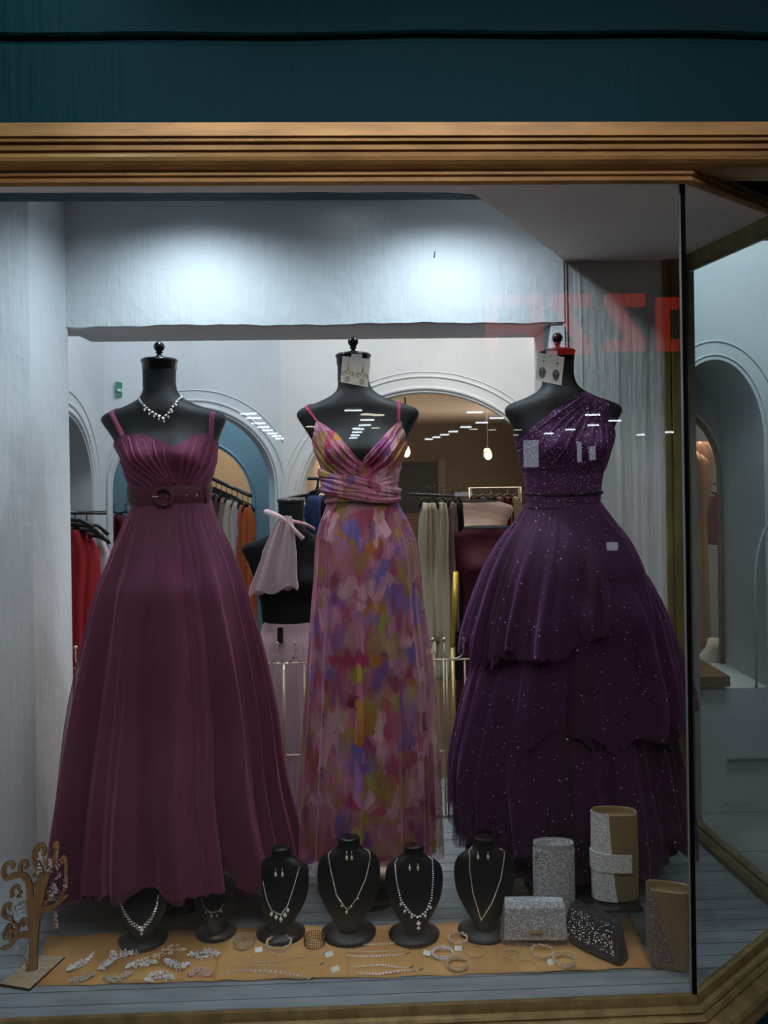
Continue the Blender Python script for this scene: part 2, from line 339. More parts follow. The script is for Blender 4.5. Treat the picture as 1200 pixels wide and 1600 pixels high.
# window panes, slim real thickness
def pane(n, a, b, z0, z1):
    w_ = bpy.data.objects.new('window_%d' % n, None); col.objects.link(w_); w_.location = (a+b)/2; w_['org'] = tuple((a+b)/2); w_['kind'] = 'structure'
    d = (b-a).normalized(); nrm = Vector((-d.y, d.x, 0))*.008
    MB().ext([a+Vector((0, 0, z0)), b+Vector((0, 0, z0)), b+Vector((0, 0, z1)), a+Vector((0, 0, z1))], nrm).build('glass_pane', glass, w_)
    return w_
dA = (B-A).normalized()
w1 = pane(1, Vector((-1.7, 1.70, 0)), A-Vector((.006, 0, 0)), .012, ZC-.002)
w2 = pane(2, A+dA*.008, B, .012, ZC-.002)
w3 = pane(3, B, C3-Vector((0, .02, 0)), .03, ZC-.03)
MB().bb(A.x-.0045, A.x+.0060, 1.698, 1.710, .008, ZC-.003).build('silicone_joint', seal, w1)
MB().bb(A.x-.0068, A.x-.0048, 1.699, 1.706, .008, ZC-.003).build('pane_edge', edge_m, w1)

# display box -------------------------------------------------------
# floorboards
fl = bpy.data.objects.new('floor', None); col.objects.link(fl); fl.location = (0, 2.1, -.02); fl['org'] = (0, 2.1, -.02); fl['kind'] = 'structure'
MB().ext([(-1.4, 1.70, -.06), (A.x, 1.70, -.06), (B.x, B.y, -.06), (1.1, 2.72, -.06), (-1.4, 2.72, -.06)], (0, 0, .048)).build('subfloor', seal, fl)
y = 1.712; bw = .046
while y < 2.70:
    y1 = min(y+bw-.0022, 2.71)
    def xr(yy): return A.x+(yy-1.70)/(B.y-A.y)*(B.x-A.x) if yy < B.y else B.x+(yy-B.y)/(C3.y-B.y)*(C3.x-B.x)
    xa, xb = xr(y)-.004, xr(y1)-.004
    if y > 2.44: xa = xb = .93
    dz = random.uniform(-.0006, .0003)
    MB().ext([(-1.35, y, -.014+dz), (xa, y, -.014+dz), (xb, y1, -.014+dz), (-1.35, y1, -.014+dz)], (0, 0, .0138)).build('floorboard', board, fl)
    y += bw
# side pillar on the left: angled face, then the return to the opening
def prism(plan, z0, z1, m, name): return struct(MB().ext([(x, y, z0) for x, y in plan], (0, 0, z1-z0)).build(name, m))
prism([(-1.30, 1.71), (-1.25, 1.71), (-.935, 2.22), (-.918, 2.46), (-1.30, 2.46)], 0, 2.06, white_plaster, 'wall_left')
# pilaster on the right, ragged vertical combing, thick ridges
random.seed(4)
pil = MB(); nx, nz = 90, 60; grid = []
ph = [random.uniform(0, 6) for _ in range(12)]
for j in range(nz+1):
    z = 2.04*j/nz; row = []
    for i in range(nx+1):
        x = .672+(.995-.672)*i/nx
        r = 0
        for k, (fx, am) in enumerate(((90, .0016), (150, .0013), (230, .0011), (61, .0012))):
            r += .42*am*math.sin(x*fx+ph[k]+.5*math.sin(z*3+ph[k+4])+.3*math.sin(z*9+ph[k]))**3
        r += .004*math.exp(-((x-(.715+.008*math.sin(z*5)))/.003)**2)*(1 if z > 1.3 else .3)
        row.append(Vector((x, 2.462-r, z)))
    grid.append(row)
pil.loft(grid, False, False, True)
pil.bb(.665, 1.05, 2.468, 2.70, 0, 2.04)
pil.bb(.662, .674, 2.455, 2.70, 0, 2.04)
struct(pil.build('wall_right', pil_plaster))
# beam over the opening (a little uneven at its lower edge)
bm_ = MB(); ring = []
for i in range(81):
    x = -.926+(.664+.926)*i/80; e = .0022*math.sin(x*9)+.0014*math.sin(x*31+1)+.001*math.sin(x*67)
    ring.append([Vector((x, 2.45, 2.06)), Vector((x, 2.45, 1.652+e)), Vector((x, 2.456, 1.647+e)), Vector((x, 2.70, 1.640)), Vector((x, 2.70, 2.06))])
struct(bm_.loft(ring, True, True, False).build('wall_back', white_plaster))
prism([(.622, 2.45), (.664, 2.45), (.664, 2.70), (.622, 2.70)], 0, 1.64, white_plaster, 'trim_3')
# ceilings
outer = [(-1.4, 1.69), (A.x, 1.69), (B.x, B.y), (1.07, 2.55), (.672, 2.55)]
edge = []
for i in range(15):
    t = i/14; edge.append((lerp(.672, .283, t)+random.uniform(-.004, .004), lerp(2.46, 1.822, t)+random.uniform(-.003, .003)))
for i in range(1, 30):
    t = i/29; edge.append((lerp(.27, -1.4, t), 1.806+random.uniform(-.003, .003)-.014*t))
struct(MB().ext([(x, y, ZC) for x, y in outer+edge], (0, 0, .10)).build('ceiling_soffit', soffit_plaster))
up_ = MB().bb(-1.4, 1.2, 1.69, 2.72, 2.045, 2.09)
up_.ext([(x, y, ZC+.10) for x, y in edge]+[(-1.4, 1.72, ZC+.10), (.25, 1.72, ZC+.10), (.74, 2.46, ZC+.10)], (0, 0, .1))
struct(up_.build('ceiling', white_plaster))
# recessed downlights
def downlight(x, y, lit, label):
    t = thing('recessed_downlight', (x, y, 2.045), label, 'downlight', 'downlights in the display ceiling')
    MB().lathe((x, y, 2.045), [(.030, 0), (.037, -.002), (.037, -.006), (.029, -.008), (.027, -.002)], 20).build('rim', lampoff if not lit else chrome, t)
    MB().lathe((x, y, 2.045), [(.026, -.002), (.026, -.004)], 20).build('lens', lamp_e if lit else lampoff, t)
for px, lit, lb in ((60, 0, 'dark recessed downlight at the far left end of the display ceiling'), (203, 0, 'dark recessed downlight above the neck of the plum gown form'), (402, 0, 'dark recessed downlight in the ceiling left of the lit one'), (548, 1, 'lit recessed downlight shining above the floral dress')):
    p = F(px, 300, 2.04); downlight(p.x, 2.33, lit, lb)
MB().tube([P(679, 402, 2.447), P(679, 396, 2.436), P(680, 393, 2.432)], .0016, 6).build('wall_hook', dark_metal)
tag(bpy.data.objects['wall_hook'], 'small metal hook in the white beam above the floral dress', 'hook')

# ------------------------------------------------------------------ the shop behind
def arch_wall(name, p0, p1, z0, z1, arches, thick, m, rings=((.02, .012), (.055, .008), (.11, .005)), ring_m=None):
    """arches: (centre s in metres from p0, half width, rise, spring z, sill z)"""
    p0 = Vector((*p0, 0)); p1 = Vector((*p1, 0)); Ln = (p1-p0).length; d = (p1-p0)/Ln; n = Vector((-d.y, d.x, 0))  # n points away from the viewer
    ss = {0, Ln}
    for (c, a, b, cz, sill) in arches:
        for k in range(49): ss.add(c-a*math.cos(PI*k/48))
        ss.add(c-a-1e-4); ss.add(c+a+1e-4)
    ss = sorted(q for q in ss if 0 <= q <= Ln)
    def low(s):
        for (c, a, b, cz, sill) in arches:
            if abs(s-c) <= a: return cz+b*math.sqrt(max(0, 1-((s-c)/a)**2))
        return None
    mb = MB()
    def pt(s, z, o=0): return p0+d*s+n*o+Vector((0, 0, z))
    for s0, s1 in zip(ss, ss[1:]):
        mid = low((s0+s1)/2)
        a0 = z0 if mid is None else low(s0) if low(s0) is not None else 0; a1 = z0 if mid is None else low(s1) if low(s1) is not None else 0
        mb.add([pt(s0, a0), pt(s1, a1), pt(s1, z1), pt(s0, z1), pt(s0, a0, thick), pt(s1, a1, thick), pt(s1, z1, thick), pt(s0, z1, thick)], [(0, 1, 2, 3), (7, 6, 5, 4), (0, 4, 5, 1)], False)
    for (c, a, b, cz, sill) in arches:
        for sg in (-1, 1):
            if 0 <= c+sg*a <= Ln: mb.add([pt(c+sg*a, sill), pt(c+sg*a, cz), pt(c+sg*a, cz, thick), pt(c+sg*a, sill, thick)], [(0, 1, 2, 3)])
        if sill > z0: mb.add([pt(c-a, z0), pt(c+a, z0), pt(c+a, sill), pt(c-a, sill), pt(c-a, sill, thick), pt(c+a, sill, thick)], [(0, 1, 2, 3), (3, 2, 5, 4)])
    w_ = struct(mb.build(name, m, None, False))
    for (c, a, b, cz, sill) in arches:
        for (o, r) in rings:
            pts = [pt(c-a-o, sill)] + [pt(c-(a+o)*math.cos(PI*k/40), cz+(b+o)*math.sin(PI*k/40), 0) for k in range(41)] + [pt(c+a+o, sill)]
            pts = [q for q in pts if -.02 <= (q-p0).dot(d) <= Ln+.02]
            MB().tube(pts, r, 8).build('arch_moulding', ring_m or m, w_)
    return w_
ZF = -.40
# left side wall with the first arch
arch_wall('wall_shop_left', (-1.335, 2.70), (-1.31, 4.0), ZF, 2.6, [(.76, .35, .36, 1.08, ZF)], .32, grey_wall)
arch_wall('wall_shop_back', (-1.31, 4.0), (-.615, 4.28), ZF, 2.6, [], .05, grey_wall) if 0 else None
q0 = P(168, 765, 4.02); q1 = P(441, 765, 4.28)
def s_at(px, p0, p1):  # distance along the wall p0-p1 of the picture column px
    d = ray(px, 765); ax, ay = p0; bx, by = p1
    t = (ax*d.y-ay*d.x)/((by-ay)*d.x-(bx-ax)*d.y); return t*math.hypot(bx-ax, by-ay)
W2a, W2b = (-1.31, 4.0), (q1.x, 4.28)
sa, sb = s_at(176, W2a, W2b), s_at(430, W2a, W2b)
arch_wall('wall_shop_back_left', W2a, W2b, ZF, 2.6, [((sa+sb)/2, (sb-sa)/2, (sb-sa)/2, P(300, 765, 4.15).z, ZF)], .18, grey_wall)
W3a, W3b = W2b, (1.62, 3.96)
sa, sb = s_at(466, W3a, W3b), s_at(865, W3a, W3b)
z3 = P(665, 611, 4.1).z
arch_wall('wall_shop_back_right', W3a, W3b, ZF, 2.6, [((sa+sb)/2, (sb-sa)/2, .66, z3-.66, ZF)], .14, plaster('pale_plaster', (.62, .62, .62), .1, .2), ((.022, .012), (.085, .007), (.11, .004)))
# blue wall behind the second arch, with its own arch to the beige room
x0b = P(150, 800, 5.1).x; xr_ = P(393, 800, 5.1).x; xl_ = P(205, 800, 5.1).x
arch_wall('wall_blue_room', (-2.6, 5.1), (-.42, 5.1), ZF, 2.6, [((xl_+xr_)/2+2.6, (xr_-xl_)/2, (xr_-xl_)/2, P(300, 784, 5.1).z, ZF)], .30, blue_wall, ((.02, .008),))
struct(MB().bb(-.47, -.42, 4.45, 5.1, ZF, 2.6).build('wall_blue_room_right', blue_wall))
struct(MB().bb(-3, -.3, 7.2, 7.3, ZF, 2.6).build('wall_beige_room', beige_wall))
struct(MB().bb(-.42, -.34, 4.4, 12.7, ZF, 2.6).build('wall_beige_room_right', beige_wall))
struct(MB().bb(-3.1, -3.0, 2.7, 7.3, ZF, 2.6).build('wall_shop_outer', grey_wall))
# far room behind the third arch
struct(MB().bb(-.34, 3.4, 12.6, 12.7, ZF, 1.8).build('wall_far_room', brown_wall))
struct(MB().bb(3.4, 3.5, 4.1, 12.7, ZF, 1.8).build('wall_far_room_right', brown_wall))
struct(MB().bb(-3.1, 1.12, 2.70, 4.35, 2.6, 2.66).bb(-3.1, -.3, 4.35, 7.3, 2.6, 2.66).build('ceiling_shop', white_plaster))
struct(MB().bb(-.34, 3.5, 4.42, 12.7, 1.72, 1.78).build('ceiling_far_room', plaster('taupe_ceiling', (.62, .54, .48), 0, .1)))
# tiled shop floor
sf = bpy.data.objects.new('floor_shop', None); col.objects.link(sf); sf.location = (0, 5, ZF-.02); sf['org'] = (0, 5, ZF-.02); sf['kind'] = 'structure'
MB().bb(-3.1, 3.5, 2.70, 8.7, ZF-.05, ZF-.004).build('grout_bed', grout, sf)
for i in range(7):
    for j in range(13):
        x = -.35+i*.335+(.16 if j % 2 else 0); yy = 2.74+j*.335
        MB().bb(x, x+.327, yy, yy+.327, ZF-.006, ZF).build('tile', tile_m, sf)
struct(MB().bb(-.34, 2.2, 7.1, 12.6, ZF-.006, ZF).bb(2.2, 3.4, 8.6, 12.6, ZF-.006, ZF).bb(-3.1, -.37, 2.72, 7.2, ZF-.006, ZF).bb(2.2, 3.5, 2.72, 8.6, ZF-.006, ZF).build('floor_shop_plain', tile_m))
# wall between shop and entrance
struct(MB().bb(1.06, 1.11, 2.50, 4.02, -.45, 2.6).build('wall_entrance_left', grey_wall))
# entrance recess: wall with arched niche
YE = 3.5
ex0 = P(1118, 650, YE).x; ea = P(1193, 650, YE).x-ex0
arch_wall('wall_entrance', (1.11, YE), (3.6, YE), -.45, 2.75, [(ex0-1.11, ea, .38, P(1118, 690, YE).z, P(1118, 1076, YE).z), (P(1275, 900, YE).x-1.11, ea*.9, .33, P(1275, 905, YE).z, P(1118, 1076, YE).z)], .42, entr_wall, ((.022, .006), (.085, .006)))
YI = YE+.42
ix = P(1060, 700, YI).x; ixr = P(1131, 800, YI).x
arch_wall('wall_niche', (1.2, YI), (3.6, YI), -.45, 2.7, [((ix-1.2), ixr-ix, .36, P(1060, 745, YI).z, P(1100, 1062, YI).z)], .05, entr_wall, ())
nf = thing('niche_window_frame', (ix, YI, P(1100, 1062, YI).z), 'arched brass framed shop window in the entrance wall niche', 'window frame')
bx = P(1124, 800, YI).x; zs0 = P(1100, 1060, YI-.02).z; zc0 = P(1060, 748, YI).z
pts = [Vector((ix-(bx-ix), YI-.005, zs0))]+[Vector((ix-(bx-ix)*math.cos(PI*k/32), YI-.005, zc0+.335*math.sin(PI*k/32))) for k in range(33)]+[Vector((bx, YI-.005, zs0))]
MB().tube(pts, .015, 6).build('frame', gold2, nf)
g = [(p.x, YI+.01, p.z) for p in pts]; MB().ext(g, (0, .006, 0)).build('glass_pane', glass, nf)
sy = P(1100, 1057, YE-.02)
MB().bb(P(1040, 1060, YE-.03).x, P(1141, 1060, YE-.03).x, YE-.03, YI, P(1100, 1074, YE-.03).z, P(1100, 1058, YE-.03).z).build('sill', brass, nf)
struct(MB().bb(1.11, 4.2, 1.9, 3.55, -.50, -.45).build('floor_entrance', mat('teal_tile', (.10, .15, .165), .45)))
struct(MB().bb(1.2, 3.6, 4.9, 5.0, -.45, 2.6).bb(1.2, 3.6, 3.95, 4.9, -.45, -.40).build('wall_niche_room', grey_wall))
struct(MB().bb(4.1, 4.2, 1.7, 3.6, -.45, 2.75).build('wall_entrance_right', entr_wall))
struct(MB().bb(1.11, 4.2, 2.6, 3.6, 2.68, 2.75).build('ceiling_entrance_inner', white_plaster))
area('niche_lamp', (1.9, 4.3, 2.3), (.5, .3), 26, WARM, (2.0, 4.4, 0))

# ------------------------------------------------------------------ mall hall behind the camera (seen only as reflection in the panes)
struct(MB().bb(-32, 32, -96, 1.70, -.52, -.45).build('floor_hall', mat('hall_tile', (.36, .33, .30), .8, Specular_IOR_Level=.1)))
struct(MB().bb(-32, 32, -96, 1.64, 2.76, 2.82).build('ceiling_hall', mat('hall_ceiling', (.16, .15, .14), .8)))
struct(MB().bb(-32, 32, -96.3, -96, -.45, 2.8).build('wall_hall_far', mat('hall_wall', (.14, .12, .10), .8)))
def mir(px, py, z):  # hall point at height z that shows at (px, py) in the front pane
    p = F(px, py, z); return Vector((p.x, 3.4-p.y, z))
strips = [(388, 645), (396, 652), (404, 660), (411, 666), (418, 671), (426, 676), (432, 680), (437, 684), (552, 640), (574, 655), (570, 663), (560, 669), (558, 674), (555, 679), (552, 683),
          (742, 643), (753, 659), (776, 652), (728, 666), (708, 673), (695, 678), (682, 682), (670, 685), (926, 647), (961, 656), (927, 663), (891, 670), (858, 676), (1001, 678), (1046, 674)]
for k, (px, py) in enumerate(strips):
    p = mir(px, py, 2.72)
    if p.y < -94: p *= 94/abs(p.y)
    dist = 3.4-p.y
    hz_ = .0021*dist/2; hw_ = .30+.002*dist; p.z = P(px, py, dist).z; t = tag(MB().bb(p.x-hw_*.8, p.x+hw_*.8, p.y-.06, p.y+.06, min(p.z-hz_, 2.72-2*hz_), min(p.z+hz_, 2.72)).build('strip_light', strip_e), 'white strip light of the hall, mirrored as a short bar in the pane', 'ceiling light', 'strip lights mirrored in the window')
for k, (px, py) in enumerate([(485, 667), (476, 686), (556, 669), (587, 669), (573, 648), (590, 649), (740, 671), (769, 672), (809, 672), (806, 680)]):
    p = mir(px, py, 2.72)
    tag(MB().lathe((p.x, p.y, 2.71), [(.24, 0), (.27, .02), (.2, .045)], 16, 1, 1.6).build('round_ceiling_light', round_e), 'warm round light of the hall, mirrored as a dot in the pane', 'ceiling light', 'round lights mirrored in the window')
# red sign letters hanging in the hall
sg = thing('letter_sign', (1.3, -3.3, 2.0), 'red letter sign of the shop opposite, mirrored at the upper right pane', 'sign')
YV = 6.7
def lett(strokes):
    mb = MB()
    for (ax, ay, bx_, by, wd) in strokes:
        a = P(ax, ay, YV); b = P(bx_, by, YV); a.y = b.y = 3.4-YV; d = b-a; wv = wd/1200*YV/2
        n_ = Vector((-d.z, 0, d.x)).normalized()*wv
        mb.ext([a-n_, b-n_, b+n_, a+n_], (0, .05, 0))
    mb.build('letter', sign_e, sg)
lett([(768, 466, 768, 548, 20), (838, 466, 838, 548, 20), (762, 470, 846, 470, 18), (768, 515, 838, 515, 14)])
lett([(855, 470, 922, 470, 20), (870, 475, 912, 540, 20), (858, 545, 922, 545, 18)])
lett([(944, 470, 1006, 470, 20), (955, 475, 997, 540, 22), (944, 540, 1006, 540, 18)])
lett([(1034, 466, 1034, 548, 20), (1030, 475, 1085, 475, 18), (1030, 540, 1085, 540, 18)])
for (x0, y0, x1, y1, lb) in ((818, 688, 842, 730, 'bright poster of the opposite shop mirrored on the glitter bodice'), (902, 690, 909, 722, 'narrow bright poster mirrored beside the glitter bodice poster'), (921, 697, 931, 719, 'short bright poster mirrored at the right of the glitter bodice'),
                          (711, 769, 738, 783, 'bright glazed stall mirrored left of the glitter waist'), (950, 848, 966, 860, 'small white board mirrored on the glitter skirt')):
    a = P(x0, y0, 30); b = P(x1, y1, 30)
    if y0 > 800: a = P(x0, y0, 9); b = P(x1, y1, 9)
    yy = 3.4-a.y
    tag(MB().bb(a.x, b.x, yy-.05, yy, b.z, a.z).build('lit_poster', panel_e), lb, 'poster')

# ------------------------------------------------------------------ dress forms
BODY = [(0, 25, 24), (35, 24.5, 24), (50, 27, 25), (60, 37, 27), (70, 58, 29), (76, 76, 30), (81, 89, 30), (88, 95.5, 30), (96, 94, 31), (108, 87, 34), (125, 79, 41), (145, 72, 46), (165, 67, 44), (190, 60, 39), (215, 57, 37), (250, 54, 36), (290, 54, 36), (315, 52, 34)]
class Form:
    def __init__(s, cxn, cxs, top, Y, turn=0, cxw=None, ws=1.0):
        s.cxw = cxw or cxs; s.ws = ws; s.cxn, s.cxs, s.top, s.Y, s.turn = cxn, cxs, top, Y, turn; s.k = Y/1200
    def cx(s, dy): return lerp(lerp(s.cxn, s.cxs, min(1, max(0, (dy-35)/50))), s.cxw, min(1, max(0, (dy-90)/70)))
    def W(s, dy): return smooth(BODY, dy, 1)*lerp(1, s.ws, min(1, max(0, (dy-110)/60)))
    def pt(s, th, dy, off=0):       # th: 0 right, 90deg front (towards the street)
        W = s.W(dy); D = smooth(BODY, dy, 2); n = 2/2.35
        c, q = math.cos(th), math.sin(th)
        x = W*math.copysign(abs(c)**n, c); yv = D*math.copysign(abs(q)**n, q)
        if q > 0:
            for sx in (-1, 1): yv += 17*math.exp(-((x-sx*31)/21)**2-((dy-148)/20)**2)*min(1, q*2)
        o = P(s.cx(dy), s.top+dy, s.Y)
        v = Vector((x*s.k, -yv*s.k, 0))
        if off: v += Vector((c, -q, 0)).normalized()*off
        if s.turn: v.rotate(Matrix.Rotation(s.turn, 3, 'Z'))
        return o+v
    def th_at(s, px, dy):
        W = s.W(dy); u = max(-.999, min(.999, (px-s.cx(dy))/W))
        return math.acos(math.copysign(abs(u)**(2.35/2), u))
    def on(s, px, py, off=.003): dy = py-s.top; return s.pt(s.th_at(px, dy), dy, off)
def dress_form(f, label, fin_m, cap_m):
    base = Vector((P(f.cxs, f.top+200, f.Y).x, f.Y, 0))
    t = thing('dress_form', base, label, 'dress form'); rings = []
    for i in range(80):
        dy = 315*i/79; rings.append([f.pt(2*PI*k/48, dy) for k in range(48)])
    MB().loft(rings).build('torso', black_cloth, t)
    c = P(f.cxn, f.top, f.Y); k = f.k
    MB().lathe(c, [(24*k, -16*k), (26*k, -12*k), (26.5*k, -2*k), (28*k, 0), (28*k, 2.5*k), (24*k, 5*k), (8*k, 6.5*k)], 32).build('neck_cap', cap_m, t)
    MB().lathe(c, [(8*k, 6*k), (8*k, 8*k), (4*k, 9*k), (3.4*k, 12*k), (6*k, 13.5*k), (5*k, 15*k), (3*k, 16*k)]+[(max(8.4*k*math.sin(a), .0005), 23*k-8.4*k*math.cos(a)) for a in [PI*(.15+.85*j/10) for j in range(11)]], 20).build('finial', fin_m, t)
    MB().tube([base+Vector((0, 0, .01)), Vector((base.x, base.y, f.pt(0, 312).z+.01))], .014, 12).build('pole', dark_metal, t)
    MB().lathe(base, [(.13, .001), (.13, .012), (.10, .02), (.02, .03)], 28).build('base', black_lacq, t)
    return t
f1 = Form(249, 256, 565, 2.20, 0, 266, .97); f2 = Form(552, 559, 557, 2.20, -.05, 564, .90); f3 = Form(871, 881, 551, 2.20, .12, 880, 1.0)
dress_form(f1, 'black dress form with steel ball finial wearing the plum belted gown', dark_metal, black_lacq)
dress_form(f2, 'black dress form with black ball finial wearing the floral dress', black_lacq, black_lacq)
dress_form(f3, 'black dress form with finial tinted by a red reflection wearing the purple glitter gown', red_reflect, black_lacq)

def bodice(f, waist, nl, back, parent, m, off=.004, disp=None, name='bodice', nv=44, nu=120, bot=None):
    rings = [[] for _ in range(nv+1)]
    for j in range(nu):
        th = 2*PI*j/nu; top = back-f.top
        if math.sin(th) > .02:
            top = waist-f.top
            while top > 40:
                x = f.cx(top)+f.W(top)*math.copysign(abs(math.cos(th))**(2/2.35), math.cos(th))
                if top+f.top <= interp(nl, x): break
                top -= .6
        for i in range(nv+1):
            dy = lerp(waist-f.top, top, i/nv)
            x = f.cx(dy)+f.W(dy)*math.cos(th)
            e = disp(x, dy+f.top, th) if disp and math.sin(th) > 0 else 0
            rings[i].append(f.pt(th, dy, off+e))
    return MB().loft(rings, True, False).build(name, m, parent)
def skirt(f, prof, folds, parent, m, name='skirt', seed=1, nz=70, nu=360, hem=0, fade=.0, gather=.004, inner=1.0, side=0):
    """prof: (py, centre px, half width px, depth half px)"""
    rnd = random.Random(seed); ph = [(n, rnd.uniform(0, 6.28), a, rnd.uniform(-.5, .5)) for n, a in folds]
    y0, y1 = prof[0][0], prof[-1][0]; rings = []; hj = [rnd.uniform(-1, 1) for _ in range(40)]
    for i in range(nz+1):
        t = i/nz; ring = []
        for j in range(nu):
            th = 2*PI*j/nu
            py = lerp(y0, y1, t)
            if hem: py += hem*t**6*(math.sin(th*7+seed)*.5+math.sin(th*17+seed*2)*.35+.3*hj[int(j/nu*40)])
            sd_ = side*t**4*math.cos(th)**2
            c = smooth(prof, py, 1); rx = smooth(prof, py, 2)*inner; ry = smooth(prof, py, 3)*inner
            g = 1.0; tt = min(1, t*1.15)**.8
            for n, p_, a, tw in ph:
                s_ = math.sin(n*th+p_+tw*t*3); g += a*tt*(s_ if n < 12 else (abs(s_)**.6*math.copysign(1, s_)))
            g += gather*math.sin(th*46+seed+2*math.sin(th*3))*(1-t)**5*4*min(1, t*12)
            o = P(c, py+sd_, f.Y); ring.append(o+Vector((rx*f.k*g*math.cos(th), -ry*f.k*g*math.sin(th), 0)))
        rings.append(ring)
    return MB().loft(rings, True, False).build(name, m, parent, False)

# --- plum gown
g1 = thing('plum_gown', (P(256, 800, 2.20).x, 2.13, .2), 'long plum tulle ball gown with sweetheart bodice and belt', 'dress')
nl1 = [(185, 700), (195, 688), (207, 681), (222, 679), (240, 681), (258, 687), (276, 696), (284, 697), (296, 690), (308, 682), (320, 679), (330, 683), (338, 694), (345, 702)]
def pleat1(x, py, th):
    a = math.atan2(py-800, x-288 if x > 284 else x-272)
    return (.0060*abs(math.sin(a*11))**.6+(.0022*abs(math.sin(a*26+1))))*min(1, max(.15, (790-py)/40))
bodice(f1, 768, nl1, 705, g1, plum, .004, pleat1, nu=220)
def cup_layer(): pass
prof1 = [(770, 268, 60, 44), (790, 268, 62, 46), (820, 267, 72, 56), (850, 268, 86, 68), (880, 269, 97, 78), (910, 268, 109, 88), (950, 268, 119, 92), (1000, 269, 131, 98), (1100, 269, 150, 110), (1200, 270, 162, 140), (1280, 276, 178, 158), (1306, 279, 182, 162)]
skirt(f1, prof1, [(5, .05), (9, .08), (17, .055), (31, .018)], g1, plum, 'lining', 3, inner=.955, hem=6, side=66)
skirt(f1, prof1, [(6, .05), (11, .07), (19, .05), (33, .016)], g1, plum_t, 'tulle_layer', 5, hem=12, side=72)
def folds(f, lst, m, par, r=.0035, off=.003):
    for (x0, y0, x1, y1, bow) in lst:
        pts = [f.on(lerp(x0, x1, i/14)+bow*math.sin(PI*i/14), lerp(y0, y1, i/14), off) for i in range(15)]
        MB().tube(pts, [r*(.35+.75*math.sin(PI*(i+1)/16)) for i in range(15)], 8, True, 1.0).build('pleat', m, par)
folds(f1, [(206, 686, 262, 756, -6), (216, 683, 268, 757, -6), (226, 682, 273, 757, -5), (238, 684, 278, 757, -4), (252, 689, 281, 756, -3), (268, 696, 283, 755, -1), (300, 692, 288, 755, 1), (312, 686, 292, 756, 3), (321, 686, 297, 757, 4), (328, 690, 303, 757, 4), (333, 700, 311, 757, 4), (200, 700, 250, 757, -5), (198, 718, 238, 757, -4)], plum_strap, g1, .0042, .0085)
for a, b in (((180, 638), (205, 684)), ((333, 646), (331, 686))):
    mb = MB(); pts = []
    for i in range(9):
        t = i/8; pts.append(f1.on(lerp(a[0], b[0], t), lerp(a[1], b[1], t), .004))
    mb.tube(pts, .0075, 6, True, .35); mb.build('strap', plum_strap, g1)
bl = []
for py in (757, 762, 770, 780, 786):
    bl.append([f1.pt(2*PI*k/64, py-f1.top+1.0, .011+(.003 if 760 < py < 783 else 0)) for k in range(64)])
belt = MB().loft(bl, True, False).build('belt', belt_m, g1)
bc = f1.on(268, 773, .022)
rings = []
for k in range(33):
    a = 2*PI*k/32; cc = bc+Vector((.0215*math.cos(a)*1.1, 0, .0235*math.sin(a)))
    rad = Vector((math.cos(a), 0, math.sin(a))); rings.append([cc+rad*.0062*math.cos(b)+Vector((0, 1, 0))*.005*math.sin(b) for b in [2*PI*q/10 for q in range(10)]])
MB().loft(rings, True, False).build('buckle', belt_m, belt)
MB().tube([bc+Vector((-.028, -.006, 0)), bc+Vector((-.012, -.007, 0))], .0016, 6).build('buckle_prong', chrome, belt)
for px in (272, 296, 307):
    p = f1.on(px, 773, .017); r_ = []
    for k in range(13):
        a = 2*PI*k/12; r_.append(p+Vector((.0032*math.cos(a), -.001, .0032*math.sin(a))))
    MB().tube(r_, .0011, 5).build('eyelet', chrome, belt)
MB().tube([f1.on(317, 758, .0155), f1.on(317, 772, .0155), f1.on(317, 786, .0155)], .004, 6, True, .4).build('belt_loop', belt_m, belt)

# --- floral dress
g2 = thing('floral_dress', (P(565, 800, 2.20).x, 2.13, .2), 'long watercolour floral chiffon dress with thin straps and V neck', 'dress')
nl2 = [(485, 715), (494, 694), (500, 658), (512, 664), (530, 677), (548, 698), (562, 716), (568, 722), (575, 714), (590, 694), (606, 674), (616, 664), (623, 660), (630, 685), (637, 712), (650, 720)]
def pleat2(x, py, th):
    if x < 568: a = (py-640)*.9+(x-480)*-.62
    else: a = (py-640)*.8+(x-650)*.9
    return .0050*abs(math.sin(a*.15))**.6+.0018*abs(math.sin(a*.36))
bodice(f2, 775, nl2, 712, g2, floral, .004, pleat2, nu=220)
for a, b in (((479, 631), (500, 660)), ((622, 628), (621, 662))):
    pts = [f2.on(lerp(a[0], b[0], i/8), lerp(a[1], b[1], i/8), .004) for i in range(9)]
    MB().tube(pts, .0042, 6, True, .5).build('strap', pink_strap, g2)
folds(f2, [(501, 664, 556, 742, -7), (508, 667, 561, 735, -4), (517, 671, 565, 728, -1), (497, 676, 548, 745, -7), (496, 692, 538, 745, -5), (621, 666, 574, 730, 5), (615, 668, 571, 724, 3), (626, 676, 580, 738, 6), (629, 692, 590, 742, 4), (606, 678, 570, 719, 1)], floral, g2, .0048, .0088)
rnd = random.Random(6)
for k in range(9):   # the crossed wrap at the waist, gathered strands
    a = k/8; pts = []
    for i in range(21):
        t = i/20; px = lerp(499+8*a, 617, t); py = lerp(733+30*a, 766+16*a, t)+6*math.sin(t*PI)*(a-.35)+1.5*math.sin(t*9+k)
        pts.append(f2.on(px, py, .012+.007*math.sin(PI*t)+.003*(k % 2)))
    MB().tube(pts, [.0058+.0015*math.sin(i*.7+k) for i in range(21)], 8, True, 1.2).build('wrap_fold', floral, g2)
